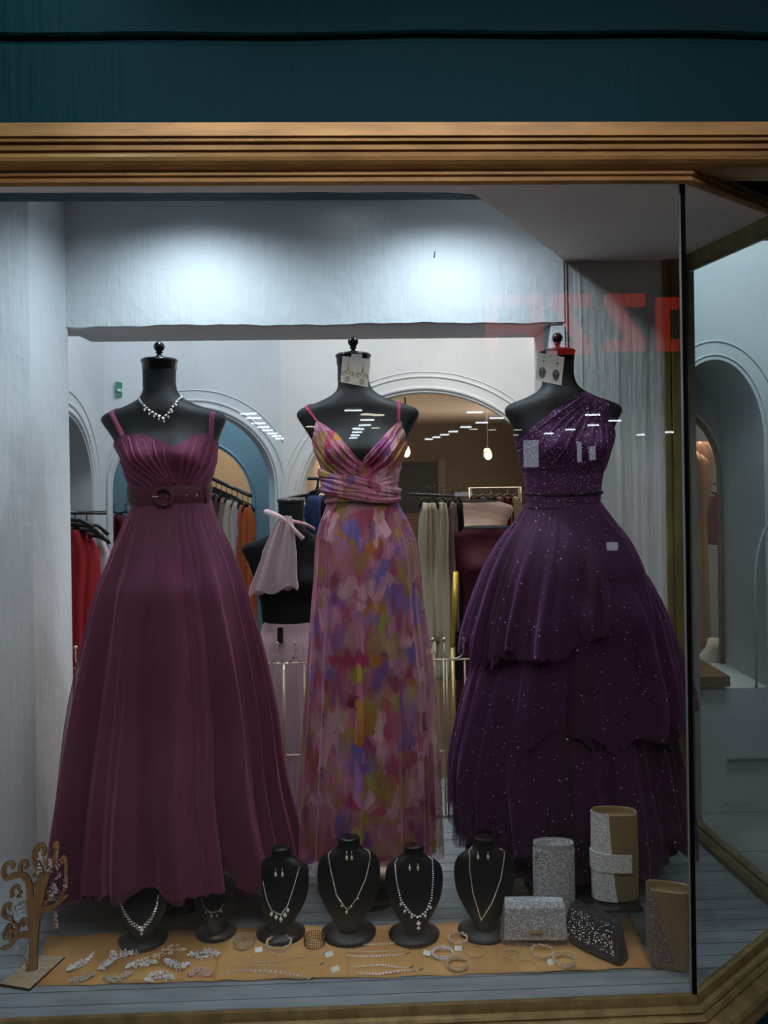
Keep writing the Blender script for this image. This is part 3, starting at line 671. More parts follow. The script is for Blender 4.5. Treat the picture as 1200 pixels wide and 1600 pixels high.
for k in range(5):
    a = k/4; pts = []
    for i in range(17):
        t = i/16; px = lerp(513, 618, t); py = lerp(780+4*a, 742+26*a, t)+2*math.sin(t*7+k)
        pts.append(f2.on(px, py, .005+.002*(k % 2)))
    MB().tube(pts, .0052, 8, True, 1.2).build('wrap_fold', floral, g2)
prof2 = [(772, 565, 52, 40), (790, 567, 57, 44), (820, 569, 70, 55), (850, 572, 79, 64), (900, 573, 83, 70), (950, 573, 87, 74), (1050, 577, 96, 80), (1150, 577, 102, 84), (1250, 576, 107, 86), (1312, 576, 110, 86)]
skirt(f2, prof2, [(6, .05), (11, .06), (19, .04), (31, .012)], g2, floral, 'lining', 8, hem=5, inner=.88, nu=420, side=20)
skirt(f2, prof2, [(5, .05), (9, .05), (17, .035), (29, .012)], g2, floral_t, 'chiffon_layer', 9, hem=8, nu=420, side=28)

# --- purple glitter gown
g3 = thing('purple_glitter_gown', (P(885, 800, 2.20).x, 2.13, .2), 'one shoulder dark purple glitter tulle gown with tiered skirt', 'dress')
nl3 = [(790, 700), (803, 688), (822, 668), (850, 645), (875, 628), (900, 614), (915, 612), (935, 622), (942, 630), (946, 660), (954, 700), (965, 716), (985, 730)]
def pleat3(x, py, th):
    a = math.atan2(py-600, x-950)
    if py > 735: return .0012*abs(math.sin(x*.35))
    return .0055*abs(math.sin(a*15))**.6+.0015*abs(math.sin(a*35))
bodice(f3, 790, nl3, 705, g3, purple_b, .0045, pleat3, nu=220)
folds(f3, [(812, 684, 900, 620, -3), (822, 700, 908, 622, -4), (832, 712, 914, 622, -4), (846, 722, 920, 624, -4), (862, 730, 925, 626, -3), (880, 734, 930, 629, -2), (900, 734, 934, 634, 0), (808, 704, 836, 690, 0), (918, 730, 938, 644, 0)], purple_b, g3, .0045, .0090)
for py in (770, 791):
    MB().loft([[f3.pt(2*PI*k/48, py-f3.top+d, .009+e) for k in range(48)] for d, e in ((-2, 0), (-1, .003), (1, .003), (2, 0))], True, False).build('waist_cord', purple, g3)
T1 = [(786, 880, 60, 44), (810, 882, 74, 58), (840, 882, 97, 78), (880, 880, 118, 94), (920, 878, 132, 100), (960, 874, 142, 104), (985, 873, 146, 106)]
T2 = [(900, 900, 112, 90), (950, 902, 136, 104), (1000, 904, 152, 98), (1050, 908, 164, 100), (1090, 908, 170, 102), (1120, 908, 168, 102)]
T3 = [(1000, 886, 134, 88), (1050, 882, 150, 92), (1100, 878, 160, 94), (1150, 876, 170, 97), (1200, 878, 178, 100), (1250, 884, 182, 100), (1295, 888, 184, 100)]
def tier(prof, sd, nm, inn, hm, tilt):
    pr = prof
    a = skirt(f3, pr, [(5, .05), (11, .055), (19, .03), (33, .012)], g3, purple, nm+'_lining', sd, hem=hm, inner=inn, nz=50)
    b = skirt(f3, pr, [(5, .05), (12, .045), (21, .035), (37, .015)], g3, purple_t, nm, sd+20, hem=hm*1.4, nz=50)
    for o in (a, b):   # the hems of each tier slant and lift
        me = o.data
        for v in me.vertices:
            wv = v.co+Vector(g3.location); t = max(0, min(1, (P(880, pr[0][0], 2.20).z-wv.z)/(P(880, pr[0][0], 2.20).z-P(880, pr[-1][0], 2.20).z)))
            v.co.z += tilt*t*t*(wv.x-g3.location.x)
skirt(f3, [(786, 880, 56, 42), (900, 882, 100, 78), (1000, 884, 122, 80), (1150, 884, 146, 86), (1300, 890, 158, 90), (1330, 892, 160, 90)], [(8, .03), (17, .02)], g3, purple, 'petticoat', 2)
tier(T3, 31, 'tier_lower', .93, 26, -.10); tier(T2, 22, 'tier_middle', .93, 16, -.05); tier(T1, 13, 'tier_upper', .94, 12, .22)
# feathery ends of the lower tier
fr = MB(); rnd = random.Random(3)
for k in range(130):
    th = rnd.uniform(.1, 3.05) if k < 60 else rnd.uniform(2.2, 3.3); p = P(888, 1285, 2.20)+Vector((176*f3.k*math.cos(th), -98*f3.k*math.sin(th), 0))
    q = p+Vector((rnd.uniform(-.012, .012), rnd.uniform(-.01, .01), -rnd.uniform(.02, .06))); s_ = Vector((.004, .001, 0))
    fr.add([p-s_+Vector((0, 0, .05)), p+s_+Vector((0, 0, .05)), q], [(0, 1, 2)])
fr.build('hem_fringe', purple_t, g3)['kind'] = 'stuff'

# ------------------------------------------------------------------ jewellery helpers
def gem_path(mb, pts, r0, r1=None, gap=1.6, y=0, rows=1):
    r1 = r1 or r0; pts = [Vector(p) for p in pts]; seg = [(b-a).length for a, b in zip(pts, pts[1:])]; tot = sum(seg); s_ = 0
    while s_ <= tot:
        q = s_; i = 0
        while i < len(seg)-1 and q > seg[i]: q -= seg[i]; i += 1
        p = pts[i].lerp(pts[i+1], min(1, q/seg[i])); t = s_/tot
        r = r0+(r1-r0)*(1-abs(2*t-1))
        for w_ in range(rows):
            o = Vector((0, 0, -(w_)*r*1.7)); mb.gem(p+o, r)
        s_ += r*gap*1.35
def necklace(pxs, surf, name, label, m, r0=.0016, r1=.003, pend=None, rows=1, drops=None, group=None):
    """pxs picture points; surf(px,py) -> world point on the form"""
    pts = []
    for (a, b), (c, d) in zip(pxs, pxs[1:]):
        for i in range(6): pts.append(surf(lerp(a, c, i/6), lerp(b, d, i/6)))
    pts.append(surf(*pxs[-1]))
    t = thing(name, min(pts, key=lambda q: q.z), label, 'necklace', group)
    mb = MB(); gem_path(mb, pts, r0, r1, 1.5, rows=rows); mb.build('chain', m, t)
    if pend:
        mb = MB(); 
        for (px, py, r) in pend: mb.gem(surf(px, py)+Vector((0, -.003, 0)), r, 1.3)
        mb.build('pendant', m, t)
    if drops:
        for (px, py, r) in drops: MB().gem(surf(px, py)+Vector((0, -.002, 0)), r, 1.5).build('drop', m, t)
    return t
necklace([(219, 611), (228, 628), (240, 641), (252, 649), (263, 655), (272, 646), (280, 632), (285, 617), (285, 612)], lambda x, y: f1.on(x, y, .004), 'necklace', 'silver crystal V necklace on the neck of the plum gown form', silver_gem, .0030, .0058,
         [(264, 656, .005), (265, 660, .0035)], 1, [(236, 642, .0035), (243, 648, .0035), (250, 652, .0035), (257, 656, .0035), (271, 653, .0035), (276, 645, .0035), (281, 635, .003)])
# earring cards hung round the necks of the second and third forms
def earcard(f, corners, label, m, style):
    pts = [f.on(*c, .0) for c in corners]; yy = min(p.y for p in pts)-.004
    yy = f.Y-27*f.k-.010
    t = thing('earring_card', (sum(p.x for p in pts)/4, yy, min(p.z for p in pts)), label, 'earring card')
    q = [Vector((P(*c, yy).x, yy, P(*c, yy).z)) for c in corners]
    MB().ext(q, (0, .0012, 0)).build('card', card_m, t)
    (x0, y0), (x1, y1), (x2, y2), (x3, y3) = corners
    cxx = (x0+x1)/2
    MB().ext([P(cxx-8, y0-4+1, yy-.001), P(cxx+9, y0-3, yy-.001), P(cxx+9, y0+5, yy-.001), P(cxx-8, y0+4, yy-.001)], (0, -.0015, 0)).build('hanging_tab', tag_m, t)
    for u in (.24, .76):
        mb = MB()
        def at(v, du=0): 
            a = Vector((lerp(x0, x1, u+du), lerp(y0, y1, u+du), 0)); b = Vector((lerp(x3, x2, u+du), lerp(y3, y2, u+du), 0)); c = a.lerp(b, v); return P(c.x, c.y, yy-.003)
        if style == 0:
            for i in range(9): mb.gem(at(.10+.05*i), .0014+.0003*i)
            for sgn in (-1, 1):
                c0 = at(.62, sgn*.13); mb.tube([c0+Vector((.0062*math.cos(a)*sgn, 0, .0055*math.sin(a))) for a in [PI*1.1-PI*1.6*k/12 for k in range(13)]], .0014, 5)
            c0 = at(.84); mb.tube([c0+Vector((.0058*math.cos(a), 0, .007*math.sin(a))) for a in [2*PI*k/14 for k in range(15)]], .0013, 5); mb.gem(c0, .003)
        else:
            mb.gem(at(.12), .0022); mb.gem(at(.26), .0034); mb.gem(at(.36), .0016)
            for rr, rz_ in ((.0085, .014), (.0052, .009), (.0025, .004)):
                c0 = at(.68); mb.tube([c0+Vector((rr*math.cos(a)*(1+.12*math.sin(3*a)), 0, rz_*math.sin(a))) for a in [2*PI*k/16 for k in range(17)]], .0011, 5)
        mb.build('earring', m, t)
    for k in range(4): 
        p = P(lerp(x0, x1, .42+.05*k), lerp(y0, y1, .42)+20+1.2*(k % 2), yy-.0012); p2 = P(lerp(x0, x1, .46+.05*k), lerp(y0, y1, .42)+20+1.2*((k+1) % 2), yy-.0012)
        if k < 3: MB().tube([p, p2], .0004, 4).build('print_line', ink, t)
earcard(f2, [(535, 556), (579, 561), (575, 605), (532, 597)], 'white card with gold scroll earrings on the floral dress form neck', brass, 0)
earcard(f3, [(841, 551), (882, 558), (877, 602), (836, 594)], 'white card with dark loop drop earrings on the glitter gown form neck', dark_metal, 1)

# ------------------------------------------------------------------ necklace busts
BW = [(0, 17, 10), (7, 17, 10), (12, 18.5, 10), (18, 30, 11), (25, 41, 12), (34, 46.5, 13), (50, 48.5, 14), (75, 45, 14), (95, 36, 12), (112, 25, 10), (124, 17, 8), (130, 15, 8)]
class Bust:
    def __init__(s, px, top, base, label, turn=0):
        s.px, s.top, s.base = px, top, base; g_ = F(px, base-3); s.Y = g_.y; s.g = g_; s.k = s.Y/1200; s.sc = (base-top-6)/142; s.turn = turn
        t = s.t = thing('necklace_bust', (g_.x, g_.y, 0), label, 'necklace bust')
        rings = []
        for i in range(40):
            d = 130*i/39; rings.append([s.pt(2*PI*k/32, d) for k in range(32)])
        MB().loft(rings).build('bust', black_satin, t)
        zt = (P(px, top, s.Y).z)
        MB().lathe(s.c(0), [(15.5*s.k*s.sc, -2*s.k), (17*s.k*s.sc, 0), (16*s.k*s.sc, 2*s.k), (10*s.k*s.sc, 2.5*s.k)], 24, 1, .7).build('neck_rim', black_lacq, t)
        MB().lathe((g_.x, g_.y, 0), [(.068*s.sc, .004), (.070*s.sc, .009), (.056*s.sc, .014), (.03*s.sc, .03), (.026*s.sc, P(px, top+128*s.sc, s.Y).z)], 28, 1, .85).build('base', black_satin, t)
    def c(s, d):
        lean = (1-d/130)*.035
        o = P(s.px, s.top+d*s.sc, s.Y); o.y = s.Y+lean-.02; return o
    def pt(s, th, d, off=0):
        W = smooth(BW, d, 1)*s.sc; D = smooth(BW, d, 2)*s.sc
        v = Vector((W*s.k*math.cos(th), -D*s.k*math.sin(th), 0)); v += Vector((math.cos(th), -math.sin(th), 0))*off
        v.rotate(Matrix.Rotation(s.turn, 3, 'Z')); return s.c(d)+v
    def on(s, px, py, off=.003):
        d = (py-s.top)/s.sc; W = smooth(BW, d, 1)*s.sc; u = max(-.98, min(.98, (px-s.px)/W)); return s.pt(math.acos(u), d, off)
b1 = Bust(224, 1342, 1474, 'black necklace bust furthest left, partly behind the plum hem')
b2 = Bust(338, 1352, 1463, 'black necklace bust almost hidden behind the plum hem')
b3 = Bust(439, 1330, 1464, 'black necklace bust with pearl drop earrings, between plum hem and floral dress', -.1)
b4 = Bust(545, 1314, 1464, 'tall black necklace bust below the middle of the floral dress')
b5 = Bust(647, 1327, 1466, 'black necklace bust below the right hem of the floral dress')
b6 = Bust(757, 1314, 1460, 'black necklace bust below the left hem of the purple gown')
necklace([(190, 1392), (199, 1412), (210, 1427), (226, 1438), (240, 1424), (247, 1408), (249, 1392)], b1.on, 'necklace', 'wide silver crystal collar necklace on the furthest left bust', silver_gem, .0028, .0042, [(227, 1440, .006), (227, 1446, .004)], 2)
necklace([(318, 1395), (322, 1408), (332, 1416), (344, 1415), (352, 1404)], b2.on, 'necklace', 'dim rose crystal necklace on the bust behind the plum hem', rose_gem, .0018, .003, None, 1, [(326, 1415, .003), (334, 1420, .003), (342, 1420, .003), (348, 1414, .003)])
necklace([(414, 1372), (420, 1395), (428, 1412), (442, 1418), (452, 1404), (460, 1380), (468, 1352)], b3.on, 'necklace', 'silver necklace with petal drops on the bust with pearl earrings', silver_gem, .0014, .0022, None, 1, [(428, 1417, .005), (435, 1421, .0055), (442, 1424, .006), (448, 1418, .0055), (452, 1411, .005)])
necklace([(514, 1330), (518, 1352), (527, 1388), (543, 1410), (556, 1395), (570, 1368), (577, 1340), (575, 1328)], b4.on, 'necklace', 'thin gold V necklace on the bust below the floral dress middle', gold_gem, .0015, .0026, [(542, 1412, .0045)], 1, [(535, 1403, .003), (549, 1404, .003), (559, 1393, .003)])
necklace([(618, 1342), (620, 1370), (626, 1396), (640, 1415), (652, 1422), (664, 1414), (672, 1396), (675, 1366), (674, 1340)], b5.on, 'necklace', 'wide silver scallop necklace with teardrop pendant on its bust', silver_gem, .0016, .0042, [(652, 1430, .0065), (652, 1437, .005)], 1, [(626, 1402, .004), (632, 1412, .004), (642, 1420, .004), (662, 1420, .004), (670, 1409, .004)])
necklace([(735, 1325), (733, 1350), (737, 1385), (749, 1425), (765, 1400), (779, 1368), (787, 1335), (786, 1328)], b6.on, 'necklace', 'slim gold V necklace on the bust below the purple gown', gold_gem, .0015, .0024)
def drop_ear(b, px, py, ln, m, label, grp):
    p = b.on(px, py, .004); t = thing('drop_earring', p, label, 'earring', grp)
    mb = MB(); mb.tube([p, p-Vector((0, .001, ln*.4*b.k))], .0009, 5); mb.build('hook', m, t)
    MB().ball(p-Vector((0, .001, ln*.7*b.k)), .0036, 10, 8, 1, 1, 1.7).build('drop', m, t)
for (b, xs_, py, ln, m, who) in ((b3, (433, 443), 1352, 14, silver_gem, 'bust beside the plum hem'), (b4, (542, 549), 1327, 15, gold_gem, 'bust below the floral dress middle'), (b5, (640, 652), 1346, 10, gold_gem, 'bust with the scallop necklace'), (b6, (747, 761), 1328, 12, gold_gem, 'bust below the purple gown')):
    for px in xs_: drop_ear(b, px, py, ln, m, 'small drop earring pinned at the throat of the black '+who, 'throat earrings of the black '+who)

# ------------------------------------------------------------------ brown paper mat and the jewellery on it
mt = thing('paper_mat', (0, 1.9, .0005), 'brown kraft paper mat across the display floor under the jewellery', 'paper mat')
def sheet(pxs, lift):
    rows = []
    for j in range(9):
        row = []
        for i in range(25):
            u, v = i/24, j/8
            a = Vector(F(*pxs[0], 0)).lerp(F(*pxs[1], 0), u); b = Vector(F(*pxs[3], 0)).lerp(F(*pxs[2], 0), u); p = a.lerp(b, v)
            row.append(Vector((p.x, p.y+.002*math.sin(u*17+v*2), lift+.0010+.0007*math.sin(p.x*40)*math.sin(p.y*33+1)+.0006*math.sin(p.x*90))))
        rows.append(row)
    mb = MB(); mb.loft(rows, False, False, True); o = mb.build('paper_sheet', kraft, mt, False); md = o.modifiers.new('t', 'SOLIDIFY'); md.thickness = .0007; md.offset = 1
sheet([(55, 1542), (345, 1534), (352, 1452), (72, 1464)], .0006); sheet([(333, 1535), (545, 1529), (545, 1448), (345, 1452)], .0022)
sheet([(535, 1530), (790, 1522), (778, 1440), (536, 1449)], .0006); sheet([(780, 1523), (1018, 1514), (985, 1432), (770, 1440)], .0022)
zt_ = .006
rnd = random.Random(21)
def comb(pts, wd, m, label, spine=True, leaf=None):
    """a crystal hair comb lying on the paper: pts picture points along its arc"""
    q = [F(x, y, zt_) for x, y in pts]; t = thing('hair_comb', (q[0]+q[-1])/2, label, 'hair comb'); mb = MB(); L_ = len(q)
    n = 26
    for i in range(n):
        u = i/(n-1)*(L_-1); k = min(int(u), L_-2); p = q[k].lerp(q[k+1], u-k); env = math.sin(PI*min(1, max(.12, i/(n-1)*.9+.05)))
        for s_ in range(3):
            w_ = wd*env*rnd.uniform(-.5, .5); mb.gem(p+Vector((rnd.uniform(-.003, .003), w_*1.4, rnd.uniform(0, .004))), rnd.uniform(.0022, .0038), .9)
    mb.build('crystals', m, t)
    sp = MB(); sp.tube([a-Vector((0, 0, .003)) for a in q], .0012, 5); sp.build('wire_spine', chrome if m is silver_gem else brass, t)
    if leaf:
        for (x, y) in leaf: MB().ball(F(x, y, zt_), .006, 8, 6, 1.4, .6, .5).build('pearl_leaf', m, t)
comb([(106, 1516), (120, 1508), (137, 1501), (145, 1491)], .026, silver_gem, 'silver crystal comb curved like a wing, nearest above the tree base')
comb([(108, 1533), (128, 1531), (146, 1523)], .016, dull_gem, 'thin dull crystal comb at the front left corner of the paper')
comb([(154, 1514), (168, 1506), (180, 1500)], .028, silver_gem, 'short frosted crystal comb right of the wing shaped comb')
comb([(163, 1529), (178, 1530), (193, 1526), (205, 1521)], .022, dull_gem, 'grey crystal comb with a bright stone at the front edge of the paper', leaf=[(197, 1520)])
comb([(174, 1492), (190, 1493), (206, 1488), (220, 1486)], .022, silver_gem, 'crystal comb with pearly leaf ends at the back of the paper', leaf=[(176, 1487), (226, 1483)])
comb([(197, 1510), (212, 1507), (228, 1504), (244, 1505)], .026, silver_gem, 'long silver leaf comb in the middle of the left paper')
comb([(228, 1530), (240, 1527), (256, 1526), (270, 1530)], .028, silver_gem, 'bright blue white crystal comb at the front edge of the paper')
comb([(240, 1495), (255, 1490), (272, 1482), (290, 1486)], .028, gold_gem, 'pale gold leaf comb at the back beside the silver oval comb', leaf=[(242, 1495)])
comb([(258, 1501), (270, 1508), (284, 1512), (296, 1506)], .022, silver_gem, 'small silver fan comb under the pale gold leaf comb', leaf=[(262, 1499)])
comb([(296, 1491), (310, 1492), (325, 1491), (342, 1491)], .026, silver_gem, 'oval silver comb at the right end of the left paper')
comb([(294, 1522), (308, 1518), (318, 1518), (330, 1522)], .020, rose_gem, 'small rose crystal flower comb at the right end of the left paper', leaf=[(299, 1524), (324, 1524), (312, 1513)])

def ring_bracelet(px, py, wpx, hz, m, label, kind='gems', tilt=0, tagpx=None, name='bracelet'):
    c = F(px, py, 0); k = c.y/1200; r = wpx*k/2; t = thing(name, (c.x, c.y, .004), label, 'bracelet'); mb = MB(); n = int(2*PI*r/.0052)
    for i in range(n):
        a = 2*PI*i/n; p = Vector((c.x+r*math.cos(a), c.y+r*.85*math.sin(a), .006+hz*.5))
        if kind == 'gems':
            mb.gem(p, .0035, .9); mb.gem(p+Vector((0, 0, hz*.4)), .0026, .9)
            if hz > .01: mb.gem(p-Vector((0, 0, hz*.4)), .0026, .9)
        elif kind == 'thin': mb.gem(p, .0020, .9)
        elif kind == 'scallop':
            mb.gem(p+Vector((0, 0, .004*abs(math.sin(a*5)))), .0038, 1.1)
            mb.gem(p-Vector((0, 0, .005)), .002, 1)
        elif kind == 'mesh':
            for z in (-.45, -.15, .15, .45): mb.gem(p+Vector((0, 0, z*hz)), .0020, 1.2)
    mb.build('gem_band', m, t)
    rr = [Vector((c.x+r*math.cos(a), c.y+r*.85*math.sin(a), .005+hz*.5)) for a in [2*PI*i/32 for i in range(33)]]
    wires = MB()
    for z in ((-hz*.5, hz*.5) if kind in ('mesh', 'gems') else (0,)): wires.tube([p+Vector((0, 0, z)) for p in rr], .0010, 5)
    wires.build('wire', brass if m is not silver_gem else chrome, t)
    if tagpx:
        for (x, y, dx) in tagpx:
            p = F(x, y, .008); MB().box(p, (.018, .012, .0008), rz=dx, rx=.5).build('price_tag', tag_m, t)
    return t
ring_bracelet(380, 1480, 30, .018, dull_gem, 'tall grey crystal cuff bracelet, leftmost on the second paper sheet', 'mesh', tagpx=[(404, 1484, .2)])
t_ = ring_bracelet(436, 1482, 38, .016, gold_gem, 'open gold filigree bracelet with pearls between grey and bronze cuffs', 'scallop')
mb = MB()
for i in range(30): 
    a = PI*i/29; p = F(436+15*math.cos(a), 1482+10*math.sin(a), .004); mb.gem(p, .0026)
mb.build('filigree', gold_gem, t_)
ring_bracelet(491, 1478, 31, .020, bronze, 'dark bronze openwork cuff bracelet in front of the tall bust', 'mesh')
for (a, b, w_, hz, m, lb, kd, tg) in ((715, 1474, 30, .012, gold_gem, 'gold pearl bracelet at the back of the bracelet cluster of four', 'scallop', None), (692, 1496, 32, .010, silver_gem, 'silver gold bracelet at the left of the cluster of four', 'gems', [(664, 1474, .7), (667, 1489, -.4)]),
                                     (744, 1492, 32, .007, rose_gem, 'slim dull bracelet at the right of the cluster of four', 'thin', [(716, 1482, -.1)]), (715, 1512, 33, .011, gold_gem, 'pale gold beaded bracelet at the front of the cluster of four', 'gems', None),
                                     (800, 1497, 27, .009, dull_gem, 'small dark metal bracelet in front of the silver flap bag', 'thin', None), (847, 1495, 34, .012, gold_gem, 'pearly gold bracelet in front of the silver flap bag clasp', 'scallop', [(861, 1503, .3)]),
                                     (823, 1514, 32, .005, gold_gem, 'very thin gold bangle at the front edge of the paper', 'thin', None), (882, 1507, 34, .012, gold_gem, 'ribbed gold and silver bracelet beside the black sequin bag', 'gems', None)):
    ring_bracelet(a, b, w_, hz, m, lb, kd, tagpx=tg)
def chain(pts, r, m, label, tags=(), rows=1):
    q = []
    for (a, b), (c, d) in zip(pts, pts[1:]):
        for i in range(5): q.append(F(lerp(a, c, i/5), lerp(b, d, i/5), .0055))
    q.append(F(*pts[-1], .0055)); t = thing('chain_bracelet', q[len(q)//2], label, 'bracelet'); mb = MB()
    gem_path(mb, q, r*1.1, r*1.7, 1.6); mb.build('stones', m, t)
    MB().tube([F(x, y, .0052) for x, y in (pts[-1], (pts[-1][0]+6, pts[-1][1]-3))], .0014, 5).build('clasp', bronze, t)
    for (x, y, a) in tags: MB().box(F(x, y, .007), (.020, .013, .0008), rz=a, rx=.4).build('price_tag', tag_m, t)
chain([(358, 1500), (378, 1498), (400, 1503), (430, 1502), (470, 1495), (505, 1490)], .0020, rose_gem, 'long rose crystal bracelet with a white tag, rear of three', [(514, 1491, .5)])
chain([(352, 1511), (400, 1509), (450, 1509), (500, 1507)], .0016, gold_gem, 'fine gold bracelet lying straight, middle of three')
chain([(346, 1523), (365, 1518), (385, 1516), (410, 1517), (440, 1519), (465, 1524), (484, 1530)], .0036, dull_gem, 'chunky bead bracelet arched along the front edge, second sheet')
chain([(540, 1474), (570, 1476), (610, 1474), (655, 1469)], .0022, gold_gem, 'gold bracelet at the back of the straight row on the third sheet')
chain([(540, 1486), (570, 1487), (610, 1486), (640, 1484)], .0018, gold_gem, 'fine gold bracelet, second from the back of the straight row')
chain([(544, 1493), (570, 1494), (600, 1493), (634, 1491)], .0024, silver_gem, 'silver bracelet with brighter end stone, middle of the straight row')
chain([(552, 1510), (575, 1509), (595, 1507), (620, 1511), (640, 1512)], .0022, silver_gem, 'silver bracelet crossing behind the front silver one', [(524, 1514, .5)])
chain([(560, 1521), (590, 1522), (610, 1519), (630, 1516), (655, 1516)], .0026, silver_gem, 'front silver bracelet near the edge of the third sheet')

# ------------------------------------------------------------------ clutches
def oval_bag(c, w_, d_, h, rz, taper=0, lean=0, n=40, p=2.6):
    rings = []
    M_ = Matrix.Translation(c) @ Matrix.Rotation(rz, 4, 'Z') @ Matrix.Rotation(lean, 4, 'Y')
    prof_ = [(0, .0, .93), (0, .004, .985), (0, .010, 1), (0, h*.5, 1.02), (0, h-.004, 1), (0, h, .98), (0, h-.001, .93), (0, h-.006, .90), (0, h-.03, .90)]
    for _, z, s_ in prof_:
        r = []
        for k in range(n):
            a = 2*PI*k/n; cc, ss = math.cos(a), math.sin(a)
            r.append(M_ @ Vector((w_/2*s_*(1+taper*z/h)*math.copysign(abs(cc)**(2/p), cc), d_/2*s_*math.copysign(abs(ss)**(2/p), ss)-(0 if s_ > .95 else 0), z)))
        rings.append(r)
    return rings, M_
def shell_patch(M_, w_, d_, z0, z1, a0, a1, off, p=2.6, th=.0025, slant=0, n=14):
    """a curved flap hugging the oval bag between angles a0..a1 (front is -90deg)"""
    out, inn = [], []
    for zi in range(7):
        r1, r2 = [], []; z = lerp(z0, z1, zi/6)
        for k in range(n+1):
            a = lerp(a0, a1+slant*zi/6, k/n); cc, ss = math.cos(a), math.sin(a)
            for o, r in ((off, r2), (off+th, r1)):
                r.append(M_ @ Vector(((w_/2+o)*math.copysign(abs(cc)**(2/p), cc), (d_/2+o)*math.copysign(abs(ss)**(2/p), ss), z)))
        out.append(r1+r2[::-1])
    return MB().loft(out, True, True, False)
# tall silver glitter clutch
c = F(866, 1420); c = Vector((P(866, 1420, 1.965).x, 1.965, 0))
t = thing('silver_clutch', c, 'tall upright silver glitter clutch behind the silver flap bag', 'clutch bag')
hh = P(866, 1316, c.y).z
rg, M_ = oval_bag(c, 62*c.y/1200, .042, hh, -.06)
MB().loft(rg).build('body', gl_silver, t)
shell_patch(M_, 62*c.y/1200, .042, hh-.008, hh+.002, 0, 2*PI, -.001, th=.002, n=40).build('rim', satin_grey, t)
shell_patch(M_, 62*c.y/1200, .042, .004, hh-.010, PI*1.02, PI*1.97, .0006).build('front_flap', gl_silver, t)
MB().box(P(837, 1334, c.y-.02), (.014, .003, .016), rz=.2, ry=.3).build('pull_tab', gl_silver, t)
# silver flap bag
c = F(838, 1481); c.y += .028; k = c.y/1200
t = thing('flap_bag', c, 'taupe silver glitter flap bag with small gold clasp', 'handbag')
def trap(c, wb, wt, h, db, dt, rz, seg=6, rnd_=.008):
    M_ = Matrix.Translation(c) @ Matrix.Rotation(rz, 4, 'Z'); rings = []
    for z, f_ in ((0, .90), (.004, .97), (.012, 1), (h*.5, 1), (h-.010, 1), (h-.003, .96), (h, .80)):
        u = z/h; w_ = lerp(wb, wt, u)*(.5)*(1 if f_ == 1 else (1-(1-f_)*.4)); d_ = lerp(db, dt, u)*.5*f_; r = []
        for k in range(32):
            a = 2*PI*k/32; cc, ss = math.cos(a), math.sin(a); r.append(M_ @ Vector((w_*math.copysign(abs(cc)**.35, cc), d_*math.copysign(abs(ss)**.45, ss), z)))
        rings.append(r)
    return rings, M_
hb = P(838, 1404, c.y).z
rg, M_ = trap(c, 108*k, 90*k, hb, .058, .030, -.05)
MB().loft(rg).build('body', gl_taupe, t)
def flap(M_, pts, x0, x1, m, name, par, th=.003, tx=0):
    """curved flap: pts (y,z) from the top back over the front"""
    r = []
    for i, (y_, z_) in enumerate(pts):
        e = tx*i/(len(pts)-1); r.append([M_ @ Vector((x0-e, y_, z_)), M_ @ Vector((x1+e, y_, z_)), M_ @ Vector((x1+e, y_-th, z_+th*.4)), M_ @ Vector((x0-e, y_-th, z_+th*.4))])
    return MB().loft(r, True, True, False).build(name, m, par)
flap(M_, [(.012, hb-.001), (.0, hb+.003), (-.012, hb), (-.020, hb-.012), (-.024, hb-.035), (-.029, hb*.45), (-.031, .022)], -44*k, 44*k, gl_silver, 'flap', t, tx=5*k)
MB().box(M_ @ Vector((0, -.0375, .044)), (.034, .004, .003)).box(M_ @ Vector((-.012, -.0375, .040)), (.003, .004, .012)).box(M_ @ Vector((.016, -.0375, .044)), (.003, .004, .009)).build('clasp', brass, t)
# black sequin bag
c = F(936, 1490); c.y += .01
t = thing('sequin_bag', c, 'black sequin flap bag turned aside, in front of the clear riser', 'handbag')
hb = .098; rz = -.80
rg, M_ = trap(c, .150, .118, hb, .062, .030, rz)
MB().loft(rg).build('body', gl_black, t)
flap(M_, [(.013, hb-.001), (0, hb+.003), (-.013, hb), (-.021, hb-.012), (-.027, hb-.035), (-.033, hb*.30)], -.060, .060, gl_black, 'flap', t, tx=.010)
mb = MB(); rnd = random.Random(5)
for i in range(230):
    u = rnd.uniform(-.93, .93); v = rnd.uniform(0, 1); z = lerp(hb-.004, hb*.33, v); y_ = interp([(0, -.014), (.1, -.022), (.35, -.029), (1, -.034)], v); mb.gem(M_ @ Vector((u*lerp(.060, .069, v), y_-.0045, z)), rnd.uniform(.0010, .0022), .6)
mb.build('sequins', mat('loose_sequins', (.85, .85, .85), .3, .3), t)['kind'] = 'stuff'
# clear riser
cr_ = F(968, 1474); zr = .098
t = thing('acrylic_riser', cr_, 'clear acrylic box riser under the gold and silver clutch', 'riser')
x0, y0 = cr_.x-.058, cr_.y-.02
rs = .118
MB().bb(x0, x0+rs, y0, y0+rs, zr-.004, zr).bb(x0, x0+rs, y0, y0+.004, .004, zr-.004).bb(x0, x0+rs, y0+rs-.004, y0+rs, .004, zr-.004).bb(x0, x0+.004, y0+.004, y0+rs-.004, .004, zr-.004).bb(x0+rs-.004, x0+rs, y0+.004, y0+rs-.004, .004, zr-.004).build('clear_walls', acrylic, t)
MB().bb(x0+.004, x0+rs-.004, y0+.004, y0+rs-.004, zr-.012, zr-.005).build('black_pad', black_lacq, t)
for (a, b) in ((x0, y0), (x0+rs, y0), (x0+rs, y0+rs)): MB().bb(a-.001, a+.001, b-.001, b+.001, .004, zr).build('polished_edge', edge_m, t)
